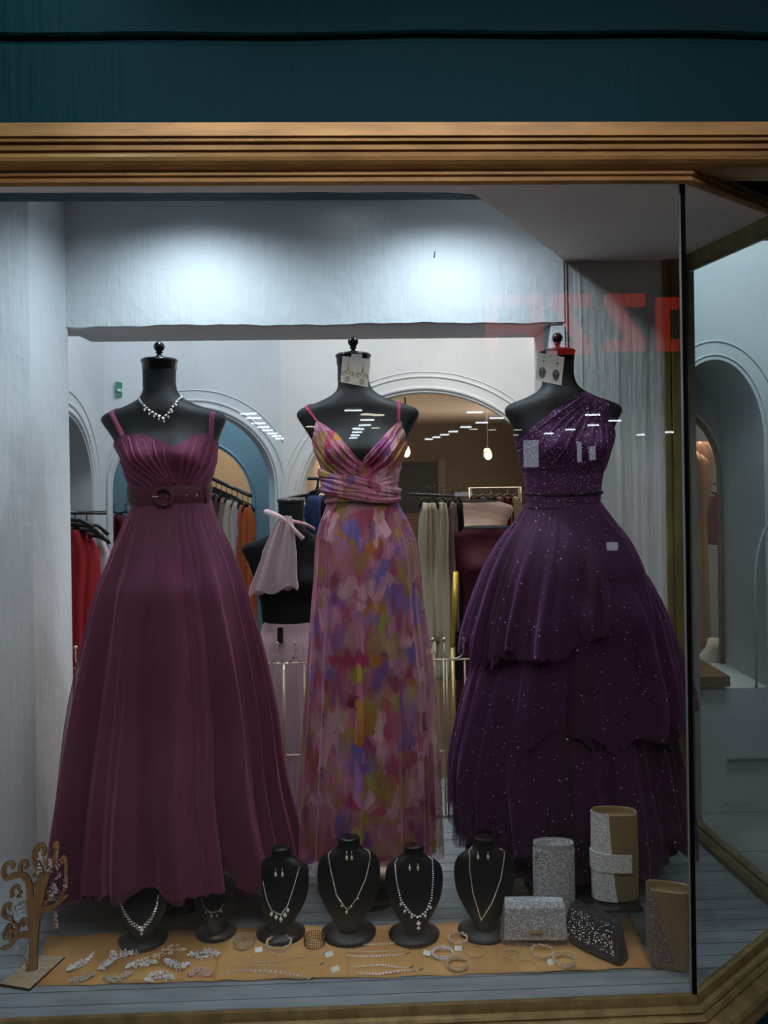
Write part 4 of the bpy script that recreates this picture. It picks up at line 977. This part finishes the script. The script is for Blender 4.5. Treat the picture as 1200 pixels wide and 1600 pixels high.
# tall gold + silver clutch on the riser
c = Vector((F(961, 1400, zr).x, y0+.052, zr+.0006)); k = c.y/1200; hh = P(961, 1266, c.y).z-c.z; wd = 70*k
t = thing('gold_clutch', c, 'tall gold clutch with silver glitter flap and strap, standing on the riser', 'clutch bag')
rg, M_ = oval_bag(c, wd, .052, hh, -.12)
MB().loft(rg).build('body', gl_gold, t)
shell_patch(M_, wd, .052, .002, hh+.001, PI*1.0, PI*1.50, .001, slant=-.25).build('silver_flap', gl_white, t)
zb_ = P(961, 1354, c.y).z-c.z; zt2 = P(961, 1326, c.y).z-c.z
shell_patch(M_, wd, .052, zb_, zt2, PI*.98, PI*1.66, .004).build('silver_strap', gl_white, t)
# gold wedge clutch at the glass corner
c = F(1048, 1513); c.y += .012; k = c.y/1200; hh = P(1048, 1384, c.y).z
t = thing('gold_rose_clutch', c, 'gold clutch with slanting rose glitter flap beside the glass corner', 'clutch bag')
rg, M_ = oval_bag(c, 60*k, .050, hh, -.30, taper=.10, p=3.2)
MB().loft(rg).build('body', gl_gold, t)
mb = MB(); q = [M_ @ Vector(v) for v in ((-.048, -.022, hh+.006), (-.032, -.034, hh-.002), (.010, -.033, .030), (-.040, -.031, .012))]
mb.ext(q, (M_.to_3x3() @ Vector((0, -.003, 0)))).build('rose_flap', gl_rose, t)

# ------------------------------------------------------------------ jewellery tree
tb = F(48, 1540); YT = F(50, 1522).y
tr = thing('jewellery_tree', (F(50, 1520).x, YT, 0), 'laser cut wooden tree stand hung with earrings at the left glass', 'jewellery stand')
bp = [F(0, 1541), F(46, 1549), F(101, 1499), F(58, 1496)]
MB().ext([p+Vector((0, 0, .001)) for p in bp], (0, 0, .006)).build('base', ply2, tr)
MB().ext([bp[0]+Vector((0, -.0006, .0008)), bp[1]+Vector((0, -.0006, .0008)), bp[1]+Vector((0, -.0002, .0066)), bp[0]+Vector((0, -.0002, .0066))], (0, -.0008, 0)).ext([bp[1]+Vector((.0006, -.0006, .0008)), bp[2]+Vector((.0006, -.0006, .0008)), bp[2]+Vector((.0006, -.0006, .0066)), bp[1]+Vector((.0006, -.0006, .0066))], (.0006, -.0006, 0)).build('burnt_edge', burnt, tr)
kk = YT/1200
rib_n = [0]
def ribbon(pts, ws, name, par=tr):
    """flat cut plywood strip: face plus darker burnt rim behind/around"""
    rib_n[0] += 1; yo = YT-.0015+.0004*rib_n[0]; w3 = [Vector((P(x, y, YT).x, yo, P(x, y, YT).z)) for x, y in pts]; n = len(w3); Lp, Rp = [], []
    for i in range(n):
        d = (w3[min(i+1, n-1)]-w3[max(i-1, 0)]).normalized(); nn = Vector((-d.z, 0, d.x))*ws[i]*kk/2; Lp.append(w3[i]+nn); Rp.append(w3[i]-nn)
    rings = [[Lp[i], Rp[i], Rp[i]+Vector((0, .006, 0)), Lp[i]+Vector((0, .006, 0))] for i in range(n)]
    o = MB().loft(rings, True, True, False).build(name, ply, tr)
    rr = [[Lp[i]+(Lp[i]-w3[i])*.001+Vector((0, .0052, 0)), Lp[i]+(Lp[i]-Rp[i]).normalized()*.0013+Vector((0, .0030, 0)), Lp[i]+(Lp[i]-Rp[i]).normalized()*.0013+Vector((0, .0058, 0)), Rp[i]+(Rp[i]-Lp[i]).normalized()*.0013+Vector((0, .0058, 0)), Rp[i]+(Rp[i]-Lp[i]).normalized()*.0013+Vector((0, .0030, 0)), Rp[i]+Vector((0, .0052, 0))] for i in range(n)]
    MB().loft(rr, True, True, False).build('burnt_edge', burnt, o)
    return o
def curve(pts, n=20):
    ts = [(i, p[0], p[1]) for i, p in enumerate(pts)]; return [(smooth(ts, (len(pts)-1)*i/n, 1), smooth(ts, (len(pts)-1)*i/n, 2)) for i in range(n+1)]
def wl(a, b, n=20): return [lerp(a, b, (i/n)) for i in range(n+1)]
ribbon(curve([(50, 1522), (52, 1490), (52, 1460), (52, 1435)]), [14, 13, 12, 12, 12, 12, 12, 12, 12, 12, 12, 13, 13, 14, 14, 15, 16, 17, 18, 18, 16], 'trunk')
ribbon(curve([(36, 1530), (42, 1518), (43, 1500)]), wl(6, 4), 'root')
ribbon(curve([(55, 1440), (62, 1410), (68, 1385), (76, 1362), (84, 1345), (88, 1330), (90, 1320), (86, 1318), (84, 1324), (88, 1328)]), wl(10, 3), 'branch')
ribbon(curve([(50, 1440), (57, 1405), (64, 1380), (62, 1362), (55, 1347), (54, 1332), (61, 1322), (68, 1326), (68, 1335), (64, 1336)]), wl(12, 4), 'branch')
ribbon(curve([(50, 1445), (46, 1420), (46, 1395), (43, 1378), (36, 1369), (22, 1369), (10, 1374), (4, 1366), (6, 1355), (14, 1349), (20, 1353), (18, 1358)]), wl(10, 4), 'branch')
ribbon(curve([(32, 1370), (30, 1360), (33, 1350), (39, 1348), (41, 1355), (37, 1358)]), wl(6, 3), 'branch')
ribbon(curve([(56, 1438), (66, 1424), (80, 1419), (92, 1411), (104, 1400)]), wl(10, 4), 'branch')
ribbon(curve([(90, 1412), (98, 1396), (103, 1380), (102, 1366), (102, 1348), (98, 1340), (94, 1346), (98, 1350)]), wl(5, 3), 'branch')
ribbon(curve([(48, 1465), (36, 1462), (22, 1468), (14, 1480), (4, 1484), (0, 1482)]), wl(8, 3), 'branch')
ribbon(curve([(16, 1478), (15, 1462), (13, 1448), (8, 1455), (4, 1465), (10, 1468), (12, 1460)]), wl(5, 3), 'branch')
ribbon(curve([(46, 1452), (40, 1442), (34, 1440), (31, 1446), (37, 1449)]), wl(6, 3), 'branch')
ribbon(curve([(16, 1455), (24, 1458), (26, 1450), (20, 1446), (17, 1440), (15, 1436)]), wl(4, 3), 'branch')
ribbon(curve([(16, 1438), (8, 1436), (3, 1430), (5, 1420), (12, 1416), (16, 1420), (12, 1424)]), wl(6, 4), 'branch')
ribbon(curve([(66, 1375), (74, 1368), (78, 1354), (76, 1346), (70, 1350), (72, 1356)]), wl(5, 3), 'branch')
ribbon(curve([(62, 1410), (70, 1412), (76, 1404), (72, 1396), (68, 1401)]), wl(5, 3), 'branch')
ribbon(curve([(46, 1392), (54, 1384), (60, 1378), (54, 1368), (50, 1372)]), wl(5, 3), 'branch')
ribbon(curve([(16, 1405), (16, 1395), (22, 1388), (28, 1392), (30, 1402), (24, 1404)]), wl(5, 3), 'branch')
rnd = random.Random(9)
def hang(px, py, ln, wd, label, m=silver_gem, loops=0):
    p = P(px, py, YT-.003); t = thing('hanging_earring', p, label, 'earring')
    mb = MB(); mb.tube([P(px, py-3, YT-.001), P(px, py, YT-.004), P(px, py+4, YT-.004)], .0007, 5); mb.build('hook', chrome, t)
    mb = MB()
    for i in range(int(ln*wd/9)+6):
        v = rnd.random(); mb.gem(P(px+rnd.uniform(-.5, .5)*wd*(.5+v*.6), py+4+v*ln, YT-.004-rnd.random()*.004), rnd.uniform(.0012, .0026), 1.1)
    mb.build('crystals', m, t)
    for i in range(loops):
        c = P(px+i*3-2, py+6+ln*.5, YT-.006); MB().tube([c+Vector(((.006+.002*i)*math.cos(a), 0, .011*math.sin(a))) for a in [2*PI*k/14 for k in range(15)]], .0008, 5).build('hoop', chrome, t)
hang(62, 1330, 38, 8, 'long narrow crystal earring hanging from the top curl of the tree')
hang(78, 1338, 22, 7, 'short crystal earring on the small upper right curl of the tree')
hang(90, 1326, 44, 8, 'long smoky earring on the tallest right curl beside the plum hem', rose_gem)
hang(84, 1376, 28, 16, 'silver hoop cluster earring in the right fork of the tree', silver_gem, 3)
hang(102, 1366, 22, 7, 'grey earring on the outermost right curl of the tree', dull_gem)
hang(36, 1376, 52, 10, 'long silver earring hanging from the upper left branch')
hang(24, 1398, 36, 18, 'wide dark and silver cluster earring left of the trunk', silver_gem, 1)
hang(87, 1420, 26, 9, 'short rose and crystal earring below the lower right branch', rose_gem)
hang(27, 1468, 54, 8, 'long fringe earring left under the lowest branch', dull_gem)
hang(39, 1466, 44, 11, 'long dull fringe earring between lowest branch and trunk', dull_gem)
hang(68, 1489, 24, 12, 'crystal cluster earring leaning on the base right of the trunk')
t = thing('loose_earring', F(52, 1528, .008), 'small loose crystal earring lying on the pale base of the tree', 'earring'); mb = MB()
for i in range(26): mb.gem(F(lerp(42, 66, i/25)+rnd.uniform(-3, 3), lerp(1532, 1508, i/25)+rnd.uniform(-2, 2), .010), rnd.uniform(.0014, .0026))
mb.build('crystals', silver_gem, t)

# ------------------------------------------------------------------ low gold grille at the back of the display
YG = 2.60
def grille(xa, xb, tips, style, label):
    t = thing('scroll_grille', (P((xa+xb)/2, 1300, YG).x, YG, 0), label, 'grille')
    zr_ = P(600, 1033, YG).z; zm = P(600, 1176, YG).z
    x0, x1 = P(xa, 1033, YG).x, P(xb, 1033, YG).x
    MB().tube([(x0, YG, zr_), (x1, YG, zr_)], .0032, 8).build('top_rail', pale_brass, t)
    MB().tube([(x0, YG, zm), (x1, YG, zm)], .0026, 8).build('middle_rail', pale_brass, t)
    MB().tube([(x0, YG, .006), (x1, YG, .006)], .005, 8).build('bottom_rail', pale_brass, t)
    for (px, r) in style: 
        x = P(px, 1100, YG).x; MB().tube([(x, YG, .006), (x, YG, zr_)], r, 8).build('upright', pale_brass, t)
    for (kind, a, b) in tips:
        zt = P(600, 1003, YG).z
        if kind == 'u':
            xa_, xb_ = P(a, 1010, YG).x, P(b, 1010, YG).x; cx_ = (xa_+xb_)/2; r = (xb_-xa_)/2; zc = zr_+r*.8+.003
            pts = [(xa_, YG, zt), (xa_, YG, zc)]+[(cx_-r*math.cos(PI*k/16), YG, zc-r*.8*math.sin(PI*k/16)) for k in range(17)]+[(xb_, YG, zc), (xb_, YG, zt)]
            s_ = MB().tube(pts, .0030, 6).build('scroll', pale_brass, t)
            for xx in (xa_, xb_): MB().ball((xx, YG, zt+.004), .0075, 12, 8).build('ball_tip', pale_brass, s_)
        else:
            xx = P(a, 1010, YG).x; zf = lerp(zr_, zt, .48)
            mb = MB().tube([(xx, YG, zt), (xx, YG, zf)], .0028, 6)
            for sg in (-1, 1): mb.tube([(xx, YG, zf+.004), (xx+sg*.004, YG, zf-.008), (xx+sg*.011, YG, lerp(zf, zr_, .6)), (xx+sg*.023, YG, zr_+.002)], .0026, 6)
            s_ = mb.build('fork', pale_brass, t); MB().ball((xx, YG, zt+.003), .006, 12, 8).build('ball_tip', pale_brass, s_)
grille(370, 500, [('y', 405, 0), ('y', 433, 0), ('y', 461, 0), ('y', 489, 0)], [(412, .005), (444, .006), (476, .003)], 'low gold scroll grille seen between the plum gown and floral dress')
grille(650, 790, [('u', 647, 676), ('u', 694, 724), ('u', 752, 782)], [(694, .0035), (699, .0035), (727, .003), (760, .003)], 'low gold scroll grille seen between the floral dress and purple gown')
grille(112, 180, [('u', 118, 150)], [(122, .009), (170, .004)], 'low gold scroll grille at the left edge of the opening by red dresses')

# ------------------------------------------------------------------ clothes, hangers and forms in the shop
def garment(name, p, ztop, zbot, wtop, wbot, dirv, col_m, label, grp=None, cat='dress', sleeve=False, seed=0, th=.03, hanger=True, hm=None):
    """one piece of clothing on its hanger, hung flat across direction dirv"""
    rnd = random.Random(seed); d = Vector((*dirv, 0)).normalized(); n = Vector((-d.y, d.x, 0)); c = Vector(p); t = thing(name, (c.x, c.y, zbot), label, cat, grp); rings = []
    phs = [rnd.uniform(0, 6) for _ in range(4)]
    for i in range(19):
        v = i/18; z = lerp(ztop, zbot, v); w_ = lerp(wtop, wbot, v**.8)*(1+.06*math.sin(v*7+phs[0]))
        if v < .12: w_ *= .55+.45*v/.12
        r = []
        for k in range(36):
            a = 2*PI*k/36; th_ = th*(1+.25*v)*(1+.35*math.sin(5*a+phs[1]+v*2)+.2*math.sin(11*a+phs[2]))
            r.append(Vector((c.x, c.y, z))+d*(w_/2*math.cos(a)+.004*math.sin(v*9+phs[3]))+n*(th_/2*math.sin(a)))
        rings.append(r)
    MB().loft(rings).build('cloth', col_m, t)
    if sleeve:
        for sg in (-1, 1):
            s0 = Vector((c.x, c.y, ztop-.03))+d*sg*wtop*.42; MB().tube([s0, s0+d*sg*.02-Vector((0, 0, .10)), s0+d*sg*.035-Vector((0, 0, .24)), s0+d*sg*.03-Vector((0, 0, .34))], [.02, .026, .03, .034], 10).build('sleeve', col_m, t)
    if hanger:
        h0 = Vector((c.x, c.y, ztop+.012)); hb_ = hm or black_lacq
        mb = MB().tube([h0-d*wtop*.46-Vector((0, 0, .035)), h0-d*wtop*.25+Vector((0, 0, .002)), h0+Vector((0, 0, .012)), h0+d*wtop*.25+Vector((0, 0, .002)), h0+d*wtop*.46-Vector((0, 0, .035))], [.008, .007, .006, .007, .008], 8)
        mb.tube([h0+Vector((0, 0, .01)), h0+Vector((0, 0, .05)), h0+Vector((0, 0, .062))+d*.014, h0+Vector((0, 0, .052))+d*.024], .0022, 6)
        mb.build('hanger', hb_, t)
    return t
red = cloth('red_cloth', (.26, .010, .016)); red2 = cloth('dark_red_cloth', (.10, .006, .012)); blush = cloth('blush_cloth', (.42, .33, .36)); beige = cloth('beige_satin', (.42, .36, .26), .4); mauve = cloth('mauve_sequin', (.20, .13, .13)); orange = cloth('rust_cloth', (.32, .07, .02)); brownc = cloth('brown_cloth', (.10, .045, .03)); navy = cloth('blue_cloth', (.03, .05, .16)); tan = cloth('tan_drape', (.30, .19, .15), .4); maroon = cloth('maroon_cloth', (.055, .004, .012)); blackc = cloth('black_cloth', (.006, .006, .007), .9, 0); copper = cloth('copper_satin', (.50, .26, .17), .3); pinkc = cloth('pink_tulle_lining', (.40, .22, .25)); pink_t = sheer('pink_tulle', (.62, .42, .46), .45, 1); gloss_hanger = mat('black_hanger', (.006, .006, .007), .3)
# red dresses on the rail by the left opening
YR = 2.95
for i, (px, m, sd, lb) in enumerate(((100, red, 1, 'bright red dress hanging nearest the left jamb'), (118, red, 2, 'red ruffled dress second from the left jamb'), (136, blush, 3, 'pale blush dress hanging behind the red ones'))):
    p = P(px, 850, YR+.04*i); garment('hanging_dress', p, P(px, 828, p.y).z, P(px, 1150, p.y).z, .17, .15, (1, .35), m, lb, cat='dress', seed=sd, th=.06, hm=gloss_hanger)
for k in range(4):
    p = P(110+9*k, 812+8*k, YR-.02+.02*k)
    tag(MB().tube([p+Vector((-.09, -.01, .006)), p, p+Vector((.04, 0, -.004)), p+Vector((.075, 0, -.022)), p+Vector((.082, 0, -.036))], [.006, .008, .009, .009, .007], 8).build('clothes_hanger', gloss_hanger), ['topmost black curved hanger above the red dresses', 'second black hanger down above the red dresses', 'third black hanger down above the red dresses', 'lowest black hanger above the red dresses'][k], 'hanger')
MB().tube([P(60, 801, 2.86), P(165, 801, 3.095)], .008, 8).build('clothes_rail', dark_metal); tag(bpy.data.objects['clothes_rail'], 'dark metal rail above the red dresses at the left jamb', 'clothes rail')
for i, (px, sd) in enumerate(((178, 5), (196, 6))):
    p = P(px, 850, 4.6); garment('hanging_dress', p, P(px, 806, 4.6).z, P(px, 1050, 4.6).z, .16, .18, (1, .1), red2, ['dark red dress in the second arch, left one', 'dark red dress in the second arch, beside the plum gown'][i], seed=sd, th=.08, hm=gloss_hanger)
# row on the slanting rail in the second arch
ra = P(318, 728, 4.75); rb = P(392, 785, 4.45); ra.z = P(330, 742, ra.y).z; rb.z = P(388, 775, rb.y).z
MB().tube([ra, rb], .012, 8).build('slanting_rail', dark_metal); tag(bpy.data.objects['slanting_rail'], 'dark clothes rail running back through the blue arch', 'clothes rail')
cols = [brownc, blackc, mauve, brownc, tan, beige, blush, orange, orange]
names_ = ['brown dress at the far end of the rail in the blue arch', 'black dress second on the rail in the blue arch', 'dark mauve dress third on the rail in the blue arch', 'brown dress in the middle of the blue arch rail', 'tan dress in the middle of the blue arch rail', 'beige sequin dress on the rail in the blue arch', 'blush dress near the front of the blue arch rail', 'rust dress second from the front of the blue arch rail', 'rust orange dress at the front end of the blue arch rail']
for i, m in enumerate(cols):
    t_ = (i+.5)/9; p = ra.lerp(rb, t_); garment('hanging_dress', (p.x, p.y, 0), p.z-.075, P(380, 1010, p.y).z, .13 if i < 6 else .085, .15 if i < 6 else .09, (1, -.35), m, names_[i], seed=20+i, th=.045, hm=gloss_hanger)
# beige sleeves and dresses behind the floral dress
YB = 3.3
MB().tube([P(640, 772, YB), P(722, 776, YB)], .007, 8).build('clothes_rail', dark_metal); tag(bpy.data.objects['clothes_rail.001'] if 'clothes_rail.001' in bpy.data.objects else bpy.data.objects['clothes_rail'], 'dark clothes rail holding the beige satin dresses', 'clothes rail')
for i, (px, m, bot, w_, lb) in enumerate(((664, beige, 1010, .055, 'beige satin dress nearest the floral dress'), (676, beige, 1000, .055, 'beige satin dress second from the floral dress'), (690, beige, 1060, .065, 'long beige satin dress in the middle of its rail'), (707, mauve, 985, .045, 'mauve sequin dress at the right of the beige ones'), (716, blackc, 1060, .04, 'black dress at the end of the beige rail'))):
    p = P(px, 800, YB+.01*i); garment('hanging_dress', p, P(px, 786, p.y).z, P(px, bot, p.y).z, w_, w_*1.15, (1, .2), m, lb, seed=40+i, th=.05, hm=gloss_hanger)
t = thing('rack_post', (P(708, 1000, 3.2).x, 3.2, ZF), 'bright gold upright post of the rack behind the beige dresses', 'rack'); MB().tube([P(707, 1010, 3.2), P(712, 893, 3.2)], .012, 10).build('gold_post', mat('bright_gold', (.55, .36, .06), .3, .7), t); MB().tube([P(707, 1011, 3.2), Vector((P(707, 1010, 3.2).x, 3.2, ZF))], .01, 10).build('lower_post', brass, t)
# forms standing in the shop
def small_form(px, top, Y, k, label, m=None, waist=240, d0=0):
    f = Form(px, px, top, Y); f.k = Y/1200; t = thing('dress_form', (P(px, top+200, Y).x, Y, ZF), label, 'dress form')
    sc = k; rings = []
    for i in range(50):
        dy = lerp(d0, waist, i/49)
        c = P(px, top+dy*sc, Y); r = []
        for q in range(36):
            v = f.pt(2*PI*q/36, dy)-P(f.cx(dy), f.top+dy, f.Y); r.append(c+v*sc)
        rings.append(r)
    MB().loft(rings).build('torso', blackc, t)
    c = P(px, top, Y)
    if not d0: MB().lathe(c, [(25*sc*f.k, 0), (28*sc*f.k, 2*f.k), (28*sc*f.k, 5*f.k), (20*sc*f.k, 7*f.k)], 24).build('neck_cap', black_lacq, t)
    MB().tube([(c.x, Y, ZF+.02), P(px, top+waist*sc-2, Y)], .014, 10).build('pole', dark_metal, t); MB().lathe((c.x, Y, ZF), [(.14, .001), (.14, .012), (.02, .03)], 24).build('base', black_lacq, t)
    return f
YM = 2.86
small_form(455, 785, YM, .80, 'black dress form in the shop with pink scarf and tulle skirt', waist=235)
sc_ = thing('pink_scarf', P(435, 900, YM-.08), 'pale pink tulle neck bow tied on the shop dress form', 'scarf')
rings = []
for i in range(22):
    v = i/21; c = Vector((lerp(447, 428, min(1, v*1.1)), lerp(806, 922, v), 0)); w_ = interp([(0, 9), (.15, 16), (.5, 27), (1, 39)], v); r = []
    for q in range(40):
        a = 2*PI*q/40; o = P(c.x+w_*math.cos(a), c.y-(6*math.cos(a) if v > .5 else 0)+(5*math.sin(a*5) if v > .95 else 0), YM-.11); o.y = YM-.12-.02*math.sin(a)*(1+.6*math.sin(7*a)); r.append(o)
    rings.append(r)
MB().loft(rings, True, False).build('scarf_tail', pink_t, sc_, False)
MB().tube([P(415, 799, YM-.13), P(425, 803, YM-.14), P(438, 808, YM-.14), P(452, 818, YM-.13), P(462, 830, YM-.13), P(474, 842, YM-.13)], [.016, .018, .013, .009, .011, .013], 12, True, .6).build('bow_loop', pink_t, sc_)
MB().tube([P(450, 813, YM-.09)]+[P(460+6*i, 815+1.5*i, YM-.10+.012*i) for i in range(4)]+[P(489, 826, YM-.02)], .011, 10, True, .6).build('neck_band', pinkc, sc_)
pf = Form(455, 455, 785, YM)
ps = thing('pink_tulle_skirt', (P(455, 1100, YM).x, YM, ZF), 'pale pink tulle skirt with black clip on the shop form', 'skirt')
prp = [(968, 455, 44, 36), (985, 455, 46, 38), (1000, 455, 58, 44), (1060, 453, 64, 52), (1150, 455, 70, 58), (1300, 458, 76, 62), (1380, 458, 78, 62)]
skirt(pf, prp, [(7, .04), (15, .04), (23, .02)], ps, pinkc, 'lining', 4, inner=.93, nu=200); skirt(pf, prp, [(6, .04), (14, .03), (25, .02)], ps, pink_t, 'tulle_layer', 6, nu=200, hem=6)
MB().box(P(438, 993, YM-.12), (.020, .012, .055)).build('clip', black_lacq, ps)
# blue and black clothes behind that form
for i, (px, m, lb) in enumerate(((498, navy, 'blue satin dress hanging just left of the floral bodice'), (510, blackc, 'black dress hanging behind the floral bodice'))):
    p = P(px, 800, 3.25); garment('hanging_dress', p, P(px, 774, p.y).z, P(px, 960, p.y).z, .13, .12, (1, .2), m, lb, seed=60+i, th=.06, hm=gloss_hanger)
tag(MB().tube([P(480, 748, 3.25), P(545, 748, 3.25)], .007, 8).build('clothes_rail', dark_metal), 'dark clothes rail holding the blue and black dresses behind the floral bodice', 'clothes rail')
p = P(470, 783, 3.25); tag(MB().tube([p+Vector((-.065, 0, -.014)), p+Vector((-.05, 0, .012)), p+Vector((0, 0, .022)), p+Vector((.06, 0, .03)), p+Vector((.072, 0, .06)), P(497, 750, 3.25)], [.007, .008, .008, .008, .006, .005], 8).build('clothes_hanger', gloss_hanger), 'black hanger above the neck of the shop dress form', 'hanger')
# maroon gown form and tan draped dress
def dressed(px, top, Y, k, m, label, bot, hw, extra=None):
    small_form(px, top, Y, k, 'dress form wearing the '+label.split(' on ')[0], blackc, waist=200, d0=66); f = Form(px, px, top, Y); g = thing('shop_gown', (P(px, top+200, Y).x, Y, ZF), label, 'dress')
    rings = []
    for dy in [70+i*(200-70)/24 for i in range(25)]:
        c = P(px, top+dy*k, Y); rings.append([c+(f.pt(2*PI*q/48, dy)-P(f.cx(dy), f.top+dy, f.Y))*k*1.06*(1+.02*math.sin(dy*.4+q)) for q in range(48)])
    MB().loft(rings, True, False).build('bodice', m, g)
    y0_ = top+198*k; skirt(f, [(y0_, px, 60*k, 42*k), (lerp(y0_, bot, .3), px, hw*.75, hw*.6), (bot, px, hw, hw*.8)], [(7, .06), (15, .04)], g, m, 'skirt', int(px), nu=160, nz=30)
dressed(762, 775, 3.35, .72, maroon, 'maroon gown on a form behind the purple glitter gown', 1290, 62)
dressed(742, 742, 4.0, .60, tan, 'tan draped satin dress on a form behind the maroon gown', 1100, 44)
bxp = F(712, 1075, ZF+.0); t = thing('wood_plinth', (P(712, 1040, 3.9).x, 3.9, ZF), 'low tan wooden plinth on the shop floor behind the gold post', 'plinth')
x_, z_ = P(712, 1040, 3.9).x, P(712, 1022, 3.9).z
MB().bb(x_-.09, x_+.10, 3.85, 4.05, ZF, z_-.02).build('body', mat('plinth_wood', (.30, .20, .10), .5), t); MB().bb(x_-.10, x_+.11, 3.84, 4.06, z_-.02, z_).build('top_board', mat('plinth_top', (.36, .25, .13), .45), t)
# far room details
t = thing('wall_screen', (P(662, 750, 12.5).x, 12.55, P(662, 770, 12.5).z), 'dark blue grey blind panel on the brown far wall', 'panel')
a = P(640, 723, 12.5); b = P(686, 800, 12.5); MB().bb(a.x-.4, b.x, 12.55, 12.6, b.z, a.z).build('panel', mat('blue_panel', (.035, .045, .06), .6), t); MB().bb(b.x, b.x+.12, 12.54, 12.6, b.z, a.z+.05).build('side_trim', mat('taupe_trim', (.22, .17, .15), .6), t)
for (px, py, lb) in ((635, 709, 'glowing track spotlight just right of the floral bodice'), (763, 713, 'glowing warm spotlight left of the glitter bodice')):
    p = P(px, py, 6.5); t = thing('track_spotlight', p, lb, 'spotlight'); MB().ball(p, .028, 12, 8).build('bulb', spot_e, t); MB().tube([p+Vector((0, .02, .01)), p+Vector((0, .07, .05))], [.04, .03], 12).build('housing', pale_brass, t)
    MB().tube([p+Vector((0, .06, .04)), (p.x, p.y+.06, 1.72)], .006, 6).build('stem', dark_metal, t)
a = P(725, 735, 6.2); t = thing('far_rack', (a.x, 6.2, ZF), 'dark clothes rack in the far room left of the glitter bodice', 'clothes rack')
x0, x1, zt_ = P(735, 770, 6.2).x, P(812, 770, 6.2).x, P(770, 762, 6.2).z
MB().tube([(x0, 6.2, ZF), (x0, 6.2, zt_), (x1, 6.2, zt_), (x1, 6.2, ZF)], .014, 8).build('rack_frame', chrome, t)
for i in range(6):
    x = lerp(x0, x1, (i+.5)/6); garment('far_garment', (x, 6.2, 0), zt_-.08, zt_-.75, .10, .12, (1, .3), [blackc, navy, blackc, mauve, red2, beige][i], ['black garment at the left end of the far rack', 'navy garment second on the far rack', 'black garment third on the far rack', 'mauve garment fourth on the far rack', 'dark red garment fifth on the far rack', 'beige garment at the right end of the far rack'][i], cat='dress', seed=80+i, th=.08)
# green emergency sign
t = thing('emergency_sign', P(187, 610, 4.1), 'small green emergency sign on the grey wall above the arches', 'sign')
a = P(181, 597, 4.02); b = P(193, 621, 4.02)
MB().ext([P(180.5, 596, 4.0), P(192.5, 598, 4.03), P(192.5, 621, 4.03), P(180.5, 620, 4.0)], (0, .008, 0)).build('plate', green, t)
MB().ext([P(183, 607, 3.995), P(190, 608, 4.02), P(190, 612, 4.02), P(183, 611, 3.995)], (0, .004, 0)).build('pictogram', mat('pale_green', (.45, .6, .55), .5), t)
# gold dress and white bust in the niche window
YN = 4.25
f = Form(1098, 1098, 660, YN)
g = thing('copper_gown', (P(1095, 900, YN).x, YN, -.4), 'copper satin gown in the arched niche window at the right', 'dress'); rings = []
for i in range(40):
    v = i/39; py = lerp(690, 1010, v); hw = interp([(0, 14), (.06, 24), (.2, 22), (.35, 13), (.6, 15), (1, 19)], v); c = P(1092, py, YN)
    rings.append([c+Vector((hw*YN/1200*math.cos(q), -hw*.7*YN/1200*math.sin(q)*(1+.15*math.sin(9*q+v*5)), 0)) for q in [2*PI*k/40 for k in range(40)]])
MB().loft(rings).build('gown_body', copper, g)
for k in range(3): MB().tube([P(1078+k*8, 700+6*k, YN-.10), P(1090+k*6, 720, YN-.12), P(1096-k*4, 760, YN-.10), P(1088, 800+9*k, YN-.08)], [.012, .022, .02, .01], 8).build('drape', copper, g)
g = garment('hanging_dress', P(1112, 800, 4.5), P(1112, 775, 4.5).z, P(1112, 850, 4.5).z, .10, .10, (1, 0), red2, 'dark mauve top behind the copper gown in the niche', th=.06, seed=90, cat='top')
tag(MB().tube([P(1085, 756, 4.5), P(1170, 756, 4.5)], .008, 8).build('clothes_rail', dark_metal), 'dark rail inside the arched niche window above the mauve top', 'clothes rail')
sb_ = P(1105, 1055, YI+.12)
t = thing('white_bust', (sb_.x+.03, YI+.12, sb_.z), 'white necklace bust lying low in the arched niche window', 'necklace bust')
MB().loft([[Vector((sb_.x+.05, YI+.13, sb_.z))+Vector((w2*math.cos(q), d2*math.sin(q), z2)) for q in [2*PI*k/24 for k in range(24)]] for w2, d2, z2 in ((.12, .06, 0), (.125, .06, .03), (.10, .05, .09), (.05, .04, .14), (.035, .03, .19))]).build('bust', mat('white_velvet', (.62, .62, .58), .6), t)
t2_ = thing('necklace', (sb_.x+.05, YI+.06, sb_.z+.05), 'dull gold necklace on the white bust in the niche window', 'necklace'); mb = MB()
gem_path(mb, [(sb_.x, YI+.085, sb_.z+.12), (sb_.x+.02, YI+.07, sb_.z+.06), (sb_.x+.05, YI+.065, sb_.z+.04), (sb_.x+.09, YI+.07, sb_.z+.07), (sb_.x+.10, YI+.085, sb_.z+.12)], .005, .008); mb.build('stones', dull_gem, t2_)
t = thing('white_shelf', (P(1150, 1295, 3.4).x, 3.44, -.3), 'thin pale ledge low on the entrance wall', 'ledge')
a = P(1135, 1183, YE); MB().bb(a.x, a.x+.9, YE-.02, YE+.01, a.z-.006, a.z).build('ledge', edge_m, t)
for o in bpy.data.objects:
    if 'org' in o: del o['org']
